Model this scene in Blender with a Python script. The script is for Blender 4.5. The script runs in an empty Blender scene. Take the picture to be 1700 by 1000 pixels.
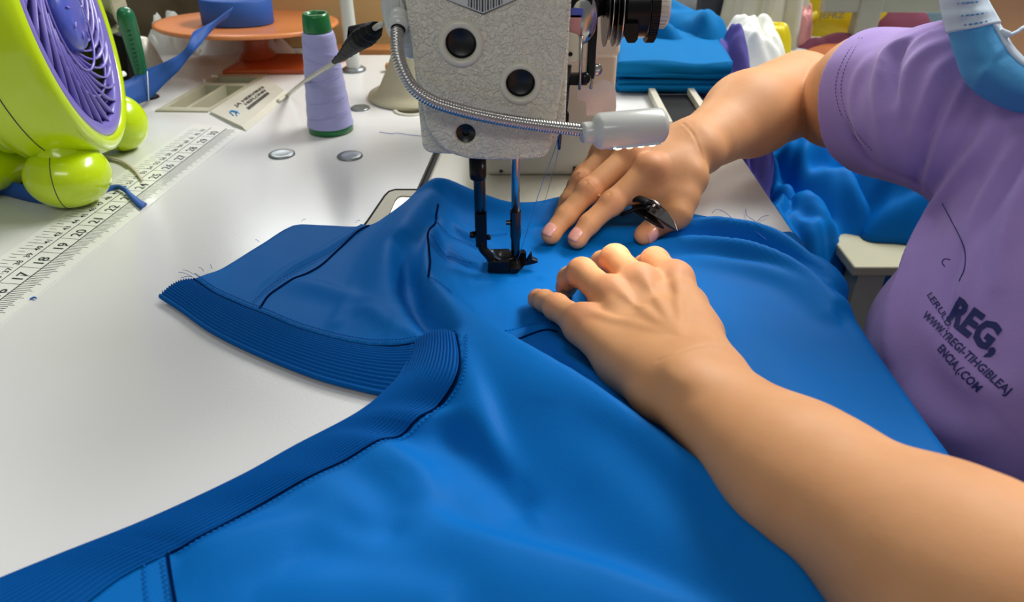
import bpy, bmesh, math, random
import numpy as np
from mathutils import Vector, Matrix, noise
from mathutils.bvhtree import BVHTree
from mathutils.geometry import delaunay_2d_cdt

random.seed(7)
rng = np.random.default_rng(7)
SC = bpy.context.scene
COL = SC.collection
TABLE = 0.75              # height of the table top above the floor; all numbers below are relative to the table top

# ------------------------------------------------------------------ camera, world, lights, exposure
FPX = 1228.0; PITCH = math.radians(33.0); HC = 0.31
cam_d = bpy.data.cameras.new('camera'); cam = bpy.data.objects.new('camera', cam_d); COL.objects.link(cam)
cam_d.sensor_width = 36.0; cam_d.lens = FPX / 1700.0 * 36.0
cam_d.clip_start = 0.02; cam_d.clip_end = 60
cam.location = (0, 0, HC); cam.rotation_euler = (math.pi/2 - PITCH, 0, 0)
cam_d.dof.use_dof = True; cam_d.dof.focus_distance = 0.58; cam_d.dof.aperture_fstop = 10.0
SC.camera = cam
SC.view_settings.view_transform = 'Standard'; SC.view_settings.look = 'None'
SC.view_settings.exposure = -0.13; SC.view_settings.gamma = 1.0; SC.view_settings.use_curve_mapping = False

W = bpy.data.worlds.new('workshop_air'); SC.world = W; W.use_nodes = True
bg = W.node_tree.nodes['Background']; bg.inputs[0].default_value = (0.93, 0.97, 1.0, 1); bg.inputs[1].default_value = 0.19

def area(name, loc, rot, sx, sy, power, col=(1, 1, 1), spread=180):
    l = bpy.data.lights.new(name, 'AREA'); l.shape = 'RECTANGLE'; l.size = sx; l.size_y = sy
    l.energy = power; l.color = col; l.spread = math.radians(spread)
    o = bpy.data.objects.new(name, l); COL.objects.link(o); o.location = loc; o.rotation_euler = rot
    return o
def aim(name, loc, tgt, sx, sy, power, col=(1, 1, 1)):
    q = (Vector(loc) - Vector(tgt)).to_track_quat('Z', 'Y'); o = area(name, loc, (0, 0, 0), sx, sy, power, col); o.rotation_euler = q.to_euler(); return o
aim('ceiling_and_fill_light', (0.95, 1.25, 1.45), (0.0, .5, 0), 1.1, 0.25, 25, (1.0, 0.985, 0.95))
aim('ceiling_and_fill_light', (-0.75, 0.9, 1.75), (-0.2, .6, 0), 0.25, 1.2, 4.5, (1.0, 0.985, 0.95))
aim('ceiling_and_fill_light', (-0.1, -1.1, 1.55), (0.05, .6, 0), 1.2, 0.3, 8.0, (1.0, 0.985, 0.96))  # added frontal fill above and behind the camera, lifts the face plate
aim('ceiling_and_fill_light', (-0.6, 3.2, 1.6), (-.3, 1.0, 0), 1.4, 0.5, 34, (0.97, 0.99, 1.0))
aim('ceiling_and_fill_light', (1.2, 1.9, 1.8), (.8, 1.4, -.2), 1.3, 0.4, 44, (1.0, 0.98, 0.93))  # added light on the right to brighten the blue heap

# ------------------------------------------------------------------ camera geometry used to measure positions from the photo
CAMV = np.array([0, 0, HC]); SP, CP = math.sin(PITCH), math.cos(PITCH)
def ray(px, py):
    u = (px - 850) / FPX; v = (py - 500) / FPX
    return np.array([u, CP - v*SP, -SP - v*CP])
def P(px, py, z=0.0):
    r = ray(px, py); return CAMV + r * ((z - HC) / r[2])
def D(px, py, d): return CAMV + ray(px, py) * d
def PY(px, py, y):
    r = ray(px, py); return CAMV + r * (y / r[1])

# ------------------------------------------------------------------ object helpers
def world_loc(o):
    v = Vector((0, 0, 0))
    while o is not None: v += o.location; o = o.parent
    return v
def mesh(name, verts, faces, mat=None, parent=None, loc=None, smooth=True, fmats=None):
    me = bpy.data.meshes.new(name)
    o = bpy.data.objects.new(name, me); COL.objects.link(o)
    if parent is not None:
        o.parent = parent; base = world_loc(parent)
    else:
        base = Vector(loc) if loc is not None else Vector((0, 0, 0)); o.location = base
    V = np.asarray(verts, dtype=float) - np.array(base)
    me.from_pydata(V.tolist(), [], [list(map(int, f)) for f in faces])
    if mat is not None:
        for m in (mat if isinstance(mat, (list, tuple)) else [mat]): me.materials.append(m)
    if fmats is not None: me.polygons.foreach_set('material_index', fmats)
    me.polygons.foreach_set('use_smooth', [smooth]*len(me.polygons))
    me.update()
    return o
def mod_bevel(o, w, seg=3, ang=35):
    b = o.modifiers.new('bevel', 'BEVEL'); b.width = w; b.segments = seg; b.limit_method = 'ANGLE'; b.angle_limit = math.radians(ang)
    b.harden_normals = False
    return o
def mod_solid(o, t, off=-1):
    s = o.modifiers.new('solid', 'SOLIDIFY'); s.thickness = t; s.offset = off; return o
def mod_sub(o, n=1):
    s = o.modifiers.new('sub', 'SUBSURF'); s.levels = n; s.render_levels = n; return o
def tag(o, label, cat, group=None, kind=None):
    if label: o['label'] = label
    if cat: o['category'] = cat
    if group: o['group'] = group
    if kind: o['kind'] = kind
    return o
def thing(name, label, cat, loc, group=None):
    o = bpy.data.objects.new(name, None); COL.objects.link(o); o.location = Vector(loc); o.empty_display_size = 0.02
    return tag(o, label, cat, group)

def frame(axis, up=(0, 0, 1)):
    a = np.asarray(axis, float); a = a / np.linalg.norm(a)
    u = np.asarray(up, float)
    if abs(np.dot(a, u) / np.linalg.norm(u)) > 0.97: u = np.array([1.0, 0, 0]) if abs(a[0]) < .9 else np.array([0, 1.0, 0])
    x = np.cross(u, a); x /= np.linalg.norm(x); y = np.cross(a, x)
    return x, y, a

class MB:
    def __init__(s): s.v = []; s.f = []; s.n = 0
    def add(s, V, F):
        V = np.asarray(V, float); s.v.append(V); s.f += [[i + s.n for i in f] for f in F]; s.n += len(V); return s
    def box(s, c, size, R=None):
        c = np.asarray(c, float); h = np.asarray(size, float) / 2
        V = np.array([[x, y, z] for z in (-1, 1) for y in (-1, 1) for x in (-1, 1)]) * h
        if R is not None: V = V @ np.asarray(R)        # rows of R are the box axes
        return s.add(V + c, [[0, 2, 3, 1], [4, 5, 7, 6], [0, 1, 5, 4], [1, 3, 7, 5], [3, 2, 6, 7], [2, 0, 4, 6]])
    def tube(s, pts, r, n=12, cap=True, up=(0, 0, 1), flat=1.0):
        pts = np.asarray(pts, float); m = len(pts); r = np.broadcast_to(np.asarray(r, float), (m,))
        T = np.gradient(pts, axis=0); T /= np.linalg.norm(T, axis=1)[:, None] + 1e-12
        x, y, _ = frame(T[0], up); V = []
        a = np.linspace(0, 2*np.pi, n, endpoint=False)
        for i in range(m):
            x = x - T[i]*np.dot(x, T[i]); x /= np.linalg.norm(x); y = np.cross(T[i], x)
            V.append(pts[i] + r[i]*(np.cos(a)[:, None]*x + flat*np.sin(a)[:, None]*y))
        V = np.concatenate(V); F = []
        for i in range(m-1):
            for j in range(n):
                k = (j+1) % n; F.append([i*n+j, i*n+k, (i+1)*n+k, (i+1)*n+j])
        if cap: F.append([j for j in range(n)][::-1]); F.append([(m-1)*n+j for j in range(n)])
        return s.add(V, F)
    def lathe(s, prof, o=(0, 0, 0), axis=(0, 0, 1), n=40, up=(0, 1, 0), a0=0, a1=2*math.pi):
        x, y, z = frame(axis, up); o = np.asarray(o, float); full = abs(a1-a0-2*math.pi) < 1e-6
        a = np.linspace(a0, a1, n, endpoint=not full); V = []
        for (r, h) in prof: V.append(o + z*h + r*(np.cos(a)[:, None]*x + np.sin(a)[:, None]*y))
        V = np.concatenate(V); F = []; m = len(prof)
        for i in range(m-1):
            for j in range(n if full else n-1):
                k = (j+1) % n; F.append([i*n+j, i*n+k, (i+1)*n+k, (i+1)*n+j])
        return s.add(V, F)
    def ell(s, c, rad, R=None, n=24, m=14):
        V = []; F = []
        for i in range(m+1):
            t = math.pi*i/m
            for j in range(n):
                a = 2*math.pi*j/n; V.append([math.sin(t)*math.cos(a), math.sin(t)*math.sin(a), -math.cos(t)])
        V = np.array(V)*np.asarray(rad, float)
        if R is not None: V = V @ np.asarray(R)
        for i in range(m):
            for j in range(n):
                k = (j+1) % n; F.append([i*n+j, i*n+k, (i+1)*n+k, (i+1)*n+j])
        return s.add(V + np.asarray(c, float), F)
    def prism(s, poly, o, x, y, d):
        """poly 2D in frame (x,y) at o, extruded along vector d"""
        o = np.asarray(o, float); x = np.asarray(x, float); y = np.asarray(y, float); d = np.asarray(d, float); n = len(poly)
        A = np.array([o + x*p[0] + y*p[1] for p in poly]); V = np.concatenate([A, A + d])
        return s.add(V, [list(range(n))[::-1], [i+n for i in range(n)]] + [[i, (i+1) % n, (i+1) % n + n, i+n] for i in range(n)])
    def prism3(s, pts, d):
        A = np.asarray(pts, float); n = len(A); V = np.concatenate([A, A + np.asarray(d, float)])
        return s.add(V, [list(range(n))[::-1], [i+n for i in range(n)]] + [[i, (i+1) % n, (i+1) % n + n, i+n] for i in range(n)])
    def loft(s, rows, closed=False):
        rows = [np.asarray(r, float) for r in rows]; n = len(rows[0]); V = np.concatenate(rows); F = []
        for i in range(len(rows)-1):
            for j in range(n if closed else n-1):
                k = (j+1) % n; F.append([i*n+j, i*n+k, (i+1)*n+k, (i+1)*n+j])
        return s.add(V, F)
    def build(s, name, mat, parent=None, loc=None, smooth=True):
        V = np.concatenate(s.v)
        o = mesh(name, V, s.f, mat, parent, loc, smooth)
        bm = bmesh.new(); bm.from_mesh(o.data); bmesh.ops.remove_doubles(bm, verts=bm.verts, dist=1e-6)
        bmesh.ops.recalc_face_normals(bm, faces=bm.faces); bm.to_mesh(o.data); bm.free()
        return o
def sharp(o, deg=35):
    me = o.data
    me.polygons.foreach_set('use_smooth', [True]*len(me.polygons))
    try: me.set_sharp_from_angle(angle=math.radians(deg))
    except Exception: pass
    return o
def baked(o):
    dg = bpy.context.evaluated_depsgraph_get(); dg.update()
    return bpy.data.meshes.new_from_object(o.evaluated_get(dg))
def cut(o, cutter):
    m = o.modifiers.new('cut', 'BOOLEAN'); m.operation = 'DIFFERENCE'; m.object = cutter; m.solver = 'EXACT'
    me = baked(o); o.modifiers.clear(); o.data = me
    bpy.data.objects.remove(cutter)
    return o

def cr(pts, n=8):
    """Catmull-Rom through points (any dimension)"""
    p = np.asarray(pts, float); q = np.vstack([2*p[0]-p[1], p, 2*p[-1]-p[-2]]); out = []
    for i in range(1, len(q)-2):
        for t in np.linspace(0, 1, n, endpoint=False):
            out.append(0.5*((2*q[i]) + (-q[i-1]+q[i+1])*t + (2*q[i-1]-5*q[i]+4*q[i+1]-q[i+2])*t*t + (-q[i-1]+3*q[i]-3*q[i+1]+q[i+2])*t**3))
    out.append(p[-1]); return np.array(out)
def resample(p, n):
    p = np.asarray(p, float); s = np.concatenate([[0], np.cumsum(np.linalg.norm(np.diff(p, axis=0), axis=1))])
    t = np.linspace(0, s[-1], n); return np.stack([np.interp(t, s, p[:, k]) for k in range(p.shape[1])], 1)

def text_mesh(s, size=1.0, bold=0.0, align='LEFT'):
    cu = bpy.data.curves.new('t', 'FONT'); cu.body = s; cu.size = size; cu.offset = bold; cu.align_x = align; cu.resolution_u = 2
    o = bpy.data.objects.new('t', cu); COL.objects.link(o)
    me = baked(o); V = np.array([v.co[:] for v in me.vertices]); F = [list(p.vertices) for p in me.polygons]
    bpy.data.objects.remove(o); bpy.data.curves.remove(cu); bpy.data.meshes.remove(me)
    return V, F

# ------------------------------------------------------------------ materials
def srgb(r, g, b):
    f = lambda c: (c/255/12.92) if c/255 <= .04045 else ((c/255+.055)/1.055)**2.4
    return (f(r), f(g), f(b), 1)
def mat(name, col, rough=0.5, metal=0.0, noise_=0.0, nscale=40, bump=0.0, bscale=200, coat=0.0, sheen=0.0, sss=0.0,
        stretch=(1, 1, 1), detail=3, emit=None, estr=0.0, ssr=(1, .35, .2), alpha=1.0, trans=0.0, bdist=0.001, spec=0.5):
    m = bpy.data.materials.new(name); m.use_nodes = True; nt = m.node_tree; N = nt.nodes; L = nt.links
    b = N['Principled BSDF']; b.inputs['Roughness'].default_value = rough; b.inputs['Metallic'].default_value = metal
    b.inputs['Coat Weight'].default_value = coat; b.inputs['Coat Roughness'].default_value = 0.08
    b.inputs['Sheen Weight'].default_value = sheen; b.inputs['Specular IOR Level'].default_value = spec
    if sheen: b.inputs['Sheen Roughness'].default_value = 0.4
    if sss: b.inputs['Subsurface Weight'].default_value = sss; b.inputs['Subsurface Radius'].default_value = ssr; b.inputs['Subsurface Scale'].default_value = 0.006
    if trans: b.inputs['Transmission Weight'].default_value = trans
    tc = N.new('ShaderNodeTexCoord'); mp = N.new('ShaderNodeMapping'); mp.inputs['Scale'].default_value = stretch
    L.new(tc.outputs['Object'], mp.inputs['Vector'])
    c = col if len(col) == 4 else (*col, 1)
    if noise_ > 0:
        nz = N.new('ShaderNodeTexNoise'); nz.inputs['Scale'].default_value = nscale; nz.inputs['Detail'].default_value = detail
        L.new(mp.outputs[0], nz.inputs['Vector'])
        mx = N.new('ShaderNodeMix'); mx.data_type = 'RGBA'
        mx.inputs[6].default_value = tuple(max(0, x*(1-noise_)) for x in c[:3]) + (1,)
        mx.inputs[7].default_value = tuple(min(1, x*(1+noise_)) for x in c[:3]) + (1,)
        L.new(nz.outputs['Fac'], mx.inputs[0]); L.new(mx.outputs[2], b.inputs['Base Color']); m['mix'] = mx.name
    else: b.inputs['Base Color'].default_value = c
    if bump > 0:
        n2 = N.new('ShaderNodeTexNoise'); n2.inputs['Scale'].default_value = bscale; n2.inputs['Detail'].default_value = 2
        L.new(mp.outputs[0], n2.inputs['Vector']); bp = N.new('ShaderNodeBump'); bp.inputs['Strength'].default_value = bump
        bp.inputs['Distance'].default_value = bdist; L.new(n2.outputs['Fac'], bp.inputs['Height']); L.new(bp.outputs[0], b.inputs['Normal'])
    if emit is not None: b.inputs['Emission Color'].default_value = (*emit[:3], 1); b.inputs['Emission Strength'].default_value = estr
    return m
M = {}
M['table'] = mat('white_laminate', srgb(222, 222, 220), 0.22, noise_=0.025, nscale=9, bump=0.12, bscale=420, bdist=0.0004, spec=0.5)
M['edge'] = mat('table_edge', srgb(196, 198, 196), 0.4)
M['cream'] = mat('cream_enamel', srgb(216, 213, 194), 0.30, noise_=0.03, nscale=30, coat=0.25)
M['steel'] = mat('polished_steel', srgb(190, 188, 184), 0.22, 1.0, noise_=0.08, nscale=60)
M['brushed'] = mat('brushed_steel', srgb(226, 223, 208), 0.42, 0.6, noise_=0.12, nscale=80, bump=.2, bscale=300)
M['dsteel'] = mat('dark_steel', srgb(86, 84, 84), 0.25, 1.0, noise_=0.2, nscale=50)
M['blkmetal'] = mat('black_metal', srgb(24, 24, 26), 0.28, 0.6, noise_=0.3, nscale=60)
M['black'] = mat('black_plastic', srgb(12, 12, 14), 0.6, spec=.2, noise_=0.2, nscale=40)
M['void'] = mat('black_plug', srgb(6, 6, 8), 0.35, noise_=.1)
M['lamp'] = mat('lamp_plastic', srgb(202, 205, 200), 0.28, noise_=0.02, coat=.4)
M['lime'] = mat('lime_plastic', srgb(196, 224, 0), 0.22, noise_=0.03, nscale=12, coat=0.5)
M['violet'] = mat('violet_plastic', srgb(122, 112, 196), 0.35, noise_=0.04, coat=.2)
M['hub'] = mat('hub_plastic', srgb(78, 92, 190), 0.3, noise_=0.04, coat=.3)
M['vblade'] = mat('dark_violet_plastic', srgb(66, 58, 140), 0.4, noise_=.05)
M['green'] = mat('green_plastic', srgb(0, 104, 66), 0.35, noise_=0.05, coat=.2)
M['capgreen'] = mat('cone_green_plastic', srgb(8, 112, 52), 0.3, noise_=0.05, coat=.2)
M['orange'] = mat('orange_plastic', srgb(226, 140, 82), 0.35, noise_=0.05, nscale=8, coat=.2)
M['dorange'] = mat('dark_orange_plastic', srgb(168, 70, 28), 0.35, noise_=0.1, nscale=15, coat=.2)
M['tape'] = mat('blue_tape', srgb(30, 84, 168), 0.6, noise_=0.08, nscale=60)
M['tray'] = mat('beige_plastic', srgb(176, 172, 148), 0.4, noise_=0.04)
M['tray2'] = mat('pale_beige_plastic', srgb(203, 200, 184), 0.35, noise_=0.04)
M['beige'] = mat('tan_plastic', srgb(186, 178, 148), 0.45, noise_=0.05)
M['ruler'] = mat('ruler_film', srgb(236, 237, 232), 0.22, noise_=0.02, coat=.4)
M['ink'] = mat('black_ink', srgb(40, 44, 50), 0.5, noise_=0.2, nscale=90)
M['blueink'] = mat('blue_ink', srgb(50, 150, 215), 0.5, noise_=.05)
M['paper'] = mat('white_paper', srgb(240, 240, 240), 0.6, noise_=.03)
M['disc'] = mat('galvanised_plug', srgb(140, 146, 148), 0.35, 0.7, noise_=0.15, nscale=120)
M['card'] = mat('cardboard', srgb(204, 170, 116), 0.8, noise_=0.06, nscale=14, stretch=(1, 1, 6))
M['sack'] = mat('brown_sack', srgb(104, 92, 70), 0.9, noise_=0.25, nscale=25, bump=.5, bscale=120)
M['wcloth'] = mat('white_cloth', srgb(226, 228, 220), 0.85, noise_=0.05, nscale=20, bump=.3, bscale=90)
M['ccloth'] = mat('cream_cloth', srgb(196, 194, 178), 0.85, noise_=0.08, nscale=15, bump=.3, bscale=90)
M['gcloth'] = mat('grey_cloth', srgb(170, 172, 176), 0.85, noise_=0.08, nscale=15)
M['bcloth'] = mat('blue_cloth', srgb(0, 106, 168), 0.7, noise_=0.06, nscale=30, spec=.1, bump=.15, bscale=500)
M['pcloth'] = mat('purple_cloth', srgb(92, 86, 160), 0.7, noise_=0.08, nscale=30, spec=.2)
M['mcloth'] = mat('maroon_cloth', srgb(100, 36, 62), 0.8, noise_=0.1)
M['yellow'] = mat('yellow_bag_plastic', srgb(214, 194, 10), 0.4, noise_=0.08, nscale=18)
M['greymetal'] = mat('painted_grey_metal', srgb(160, 162, 146), 0.4, noise_=0.05)
M['crate'] = mat('blue_grey_plastic', srgb(106, 134, 150), 0.5, noise_=0.08)
M['darkpost'] = mat('charcoal_metal', srgb(44, 48, 58), 0.5, noise_=0.1)
M['rust'] = mat('rust_orange_cloth', srgb(168, 92, 44), .8, noise_=.1)
M['wood'] = mat('pine_wood', srgb(176, 118, 66), 0.6, noise_=0.2, nscale=8, stretch=(1, 8, 8))
M['board'] = mat('offwhite_board', srgb(166, 164, 138), 0.5, noise_=0.04)
M['floor'] = mat('dark_floor', srgb(44, 44, 42), 0.6, noise_=0.4, nscale=6, detail=6)
M['wall'] = mat('workshop_wall', srgb(168, 166, 150), 0.8, noise_=0.05, nscale=3)
M['mask'] = mat('mask_blue', srgb(74, 160, 214), 0.8, noise_=0.05, nscale=120, bump=.2, bscale=500)
M['maskw'] = mat('mask_white', srgb(196, 214, 228), 0.8, noise_=0.04, nscale=120)
M['maskst'] = mat('mask_weld', srgb(92, 140, 190), 0.8, noise_=.05)
M['thread'] = mat('blue_thread', srgb(20, 90, 180), 0.6, noise_=.05)
M['stitch'] = mat('seam_thread', srgb(0, 104, 186), 0.8, noise_=.1, nscale=300, spec=.1)
M['seam'] = mat('dark_seam_thread', srgb(0, 24, 66), 0.95, spec=.02, noise_=.1, nscale=100)  # darker navy thread strips drawn along the seams
M['nail'] = mat('fingernail', srgb(224, 160, 146), 0.32, noise_=.03, coat=.3)
M['hair'] = mat('black_hair', srgb(22, 18, 18), 0.45, noise_=.3, nscale=200, stretch=(1, 1, .1))
M['led'] = mat('led', (1, .9, .7), 0.3, noise_=.01, emit=(1.0, .82, .55), estr=3.0)
M['print'] = mat('navy_print', srgb(24, 34, 96), 0.7, noise_=.15, nscale=150)
M['pinkpaper'] = mat('pink_print', srgb(214, 150, 150), 0.6, noise_=.3, nscale=40)

def wrinkle_enamel():
    m = mat('wrinkle_enamel', srgb(224, 220, 200), 0.30, noise_=0.03, nscale=25, coat=0.3); nt = m.node_tree; N = nt.nodes; L = nt.links
    tc = N.new('ShaderNodeTexCoord'); n1 = N.new('ShaderNodeTexNoise'); n1.inputs['Scale'].default_value = 260; n1.inputs['Detail'].default_value = 1.5
    n1.inputs['Distortion'].default_value = 1.6
    L.new(tc.outputs['Object'], n1.inputs['Vector']); cr_ = N.new('ShaderNodeValToRGB'); cr_.color_ramp.elements[0].position = .40; cr_.color_ramp.elements[1].position = .62
    L.new(n1.outputs['Fac'], cr_.inputs[0]); b = N.new('ShaderNodeBump'); b.inputs['Strength'].default_value = .8; b.inputs['Distance'].default_value = .0010
    L.new(cr_.outputs[0], b.inputs['Height']); L.new(b.outputs[0], N['Principled BSDF'].inputs['Normal']); L.new(b.outputs[0], N['Principled BSDF'].inputs['Coat Normal'])
    return m
M['wrinkle'] = wrinkle_enamel()

def weave(name, col, scale=1500, bump=.25, rough=.62, sheen=.25, nz=.06, stains=14, wavy=1.0, spec=.25):
    m = mat(name, col, rough, noise_=nz, nscale=stains, sheen=sheen, spec=spec); nt = m.node_tree; N = nt.nodes; L = nt.links
    tc = N.new('ShaderNodeTexCoord'); a = N.new('ShaderNodeTexWave'); a.inputs['Scale'].default_value = scale/6.28; a.inputs['Distortion'].default_value = 1.0; a.bands_direction = 'DIAGONAL'
    L.new(tc.outputs['Object'], a.inputs['Vector']); n = N.new('ShaderNodeTexNoise'); n.inputs['Scale'].default_value = scale*.5
    L.new(tc.outputs['Object'], n.inputs['Vector']); ad = N.new('ShaderNodeMath'); ad.operation = 'ADD'
    mw = N.new('ShaderNodeMath'); mw.operation = 'MULTIPLY'; mw.inputs[1].default_value = wavy; L.new(a.outputs['Fac'], mw.inputs[0]); L.new(mw.outputs[0], ad.inputs[0]); L.new(n.outputs['Fac'], ad.inputs[1])
    b = N.new('ShaderNodeBump'); b.inputs['Strength'].default_value = bump; b.inputs['Distance'].default_value = .0003
    L.new(ad.outputs[0], b.inputs['Height']); L.new(b.outputs[0], N['Principled BSDF'].inputs['Normal'])
    return m
M['garment'] = weave('garment_blue_twill', srgb(0, 103, 182), rough=.6, sheen=.0, wavy=.2, spec=.09)
M['rib'] = weave('rib_knit_blue', srgb(0, 86, 160), rough=.7, sheen=.0, wavy=.2, spec=.08)
M['shirt'] = weave('lilac_jersey', srgb(160, 138, 200), 900, .5, .9, .25, .05, 20, wavy=0.0, spec=.15)

def skin():
    m = bpy.data.materials.new('skin'); m.use_nodes = True; nt = m.node_tree; N = nt.nodes; L = nt.links; b = N['Principled BSDF']
    at = N.new('ShaderNodeAttribute'); at.attribute_name = 'tint'
    tc = N.new('ShaderNodeTexCoord')
    n1 = N.new('ShaderNodeTexNoise'); n1.inputs['Scale'].default_value = 38; n1.inputs['Detail'].default_value = 5; L.new(tc.outputs['Object'], n1.inputs['Vector'])
    mx = N.new('ShaderNodeMix'); mx.data_type = 'RGBA'; mx.inputs[6].default_value = srgb(200, 140, 92); mx.inputs[7].default_value = srgb(220, 164, 116)
    L.new(n1.outputs['Fac'], mx.inputs[0])
    m2 = N.new('ShaderNodeMix'); m2.data_type = 'RGBA'; m2.inputs[7].default_value = srgb(224, 136, 108)
    L.new(mx.outputs[2], m2.inputs[6]); L.new(at.outputs['Fac'], m2.inputs[0]); L.new(m2.outputs[2], b.inputs['Base Color'])
    b.inputs['Specular IOR Level'].default_value = .32; b.inputs['Roughness'].default_value = .56; b.inputs['Subsurface Weight'].default_value = .22
    b.inputs['Subsurface Radius'].default_value = (1, .4, .2); b.inputs['Subsurface Scale'].default_value = .004
    v = N.new('ShaderNodeTexVoronoi'); v.inputs['Scale'].default_value = 900; L.new(tc.outputs['Object'], v.inputs['Vector'])
    n2 = N.new('ShaderNodeTexNoise'); n2.inputs['Scale'].default_value = 220; n2.inputs['Detail'].default_value = 4; L.new(tc.outputs['Object'], n2.inputs['Vector'])
    ad = N.new('ShaderNodeMath'); ad.operation = 'MULTIPLY_ADD'; ad.inputs[1].default_value = .35; L.new(v.outputs['Distance'], ad.inputs[0]); L.new(n2.outputs['Fac'], ad.inputs[2])
    bp = N.new('ShaderNodeBump'); bp.inputs['Strength'].default_value = .16; bp.inputs['Distance'].default_value = .0006
    L.new(ad.outputs[0], bp.inputs['Height']); L.new(bp.outputs[0], b.inputs['Normal'])
    return m
M['skin'] = skin()

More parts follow.
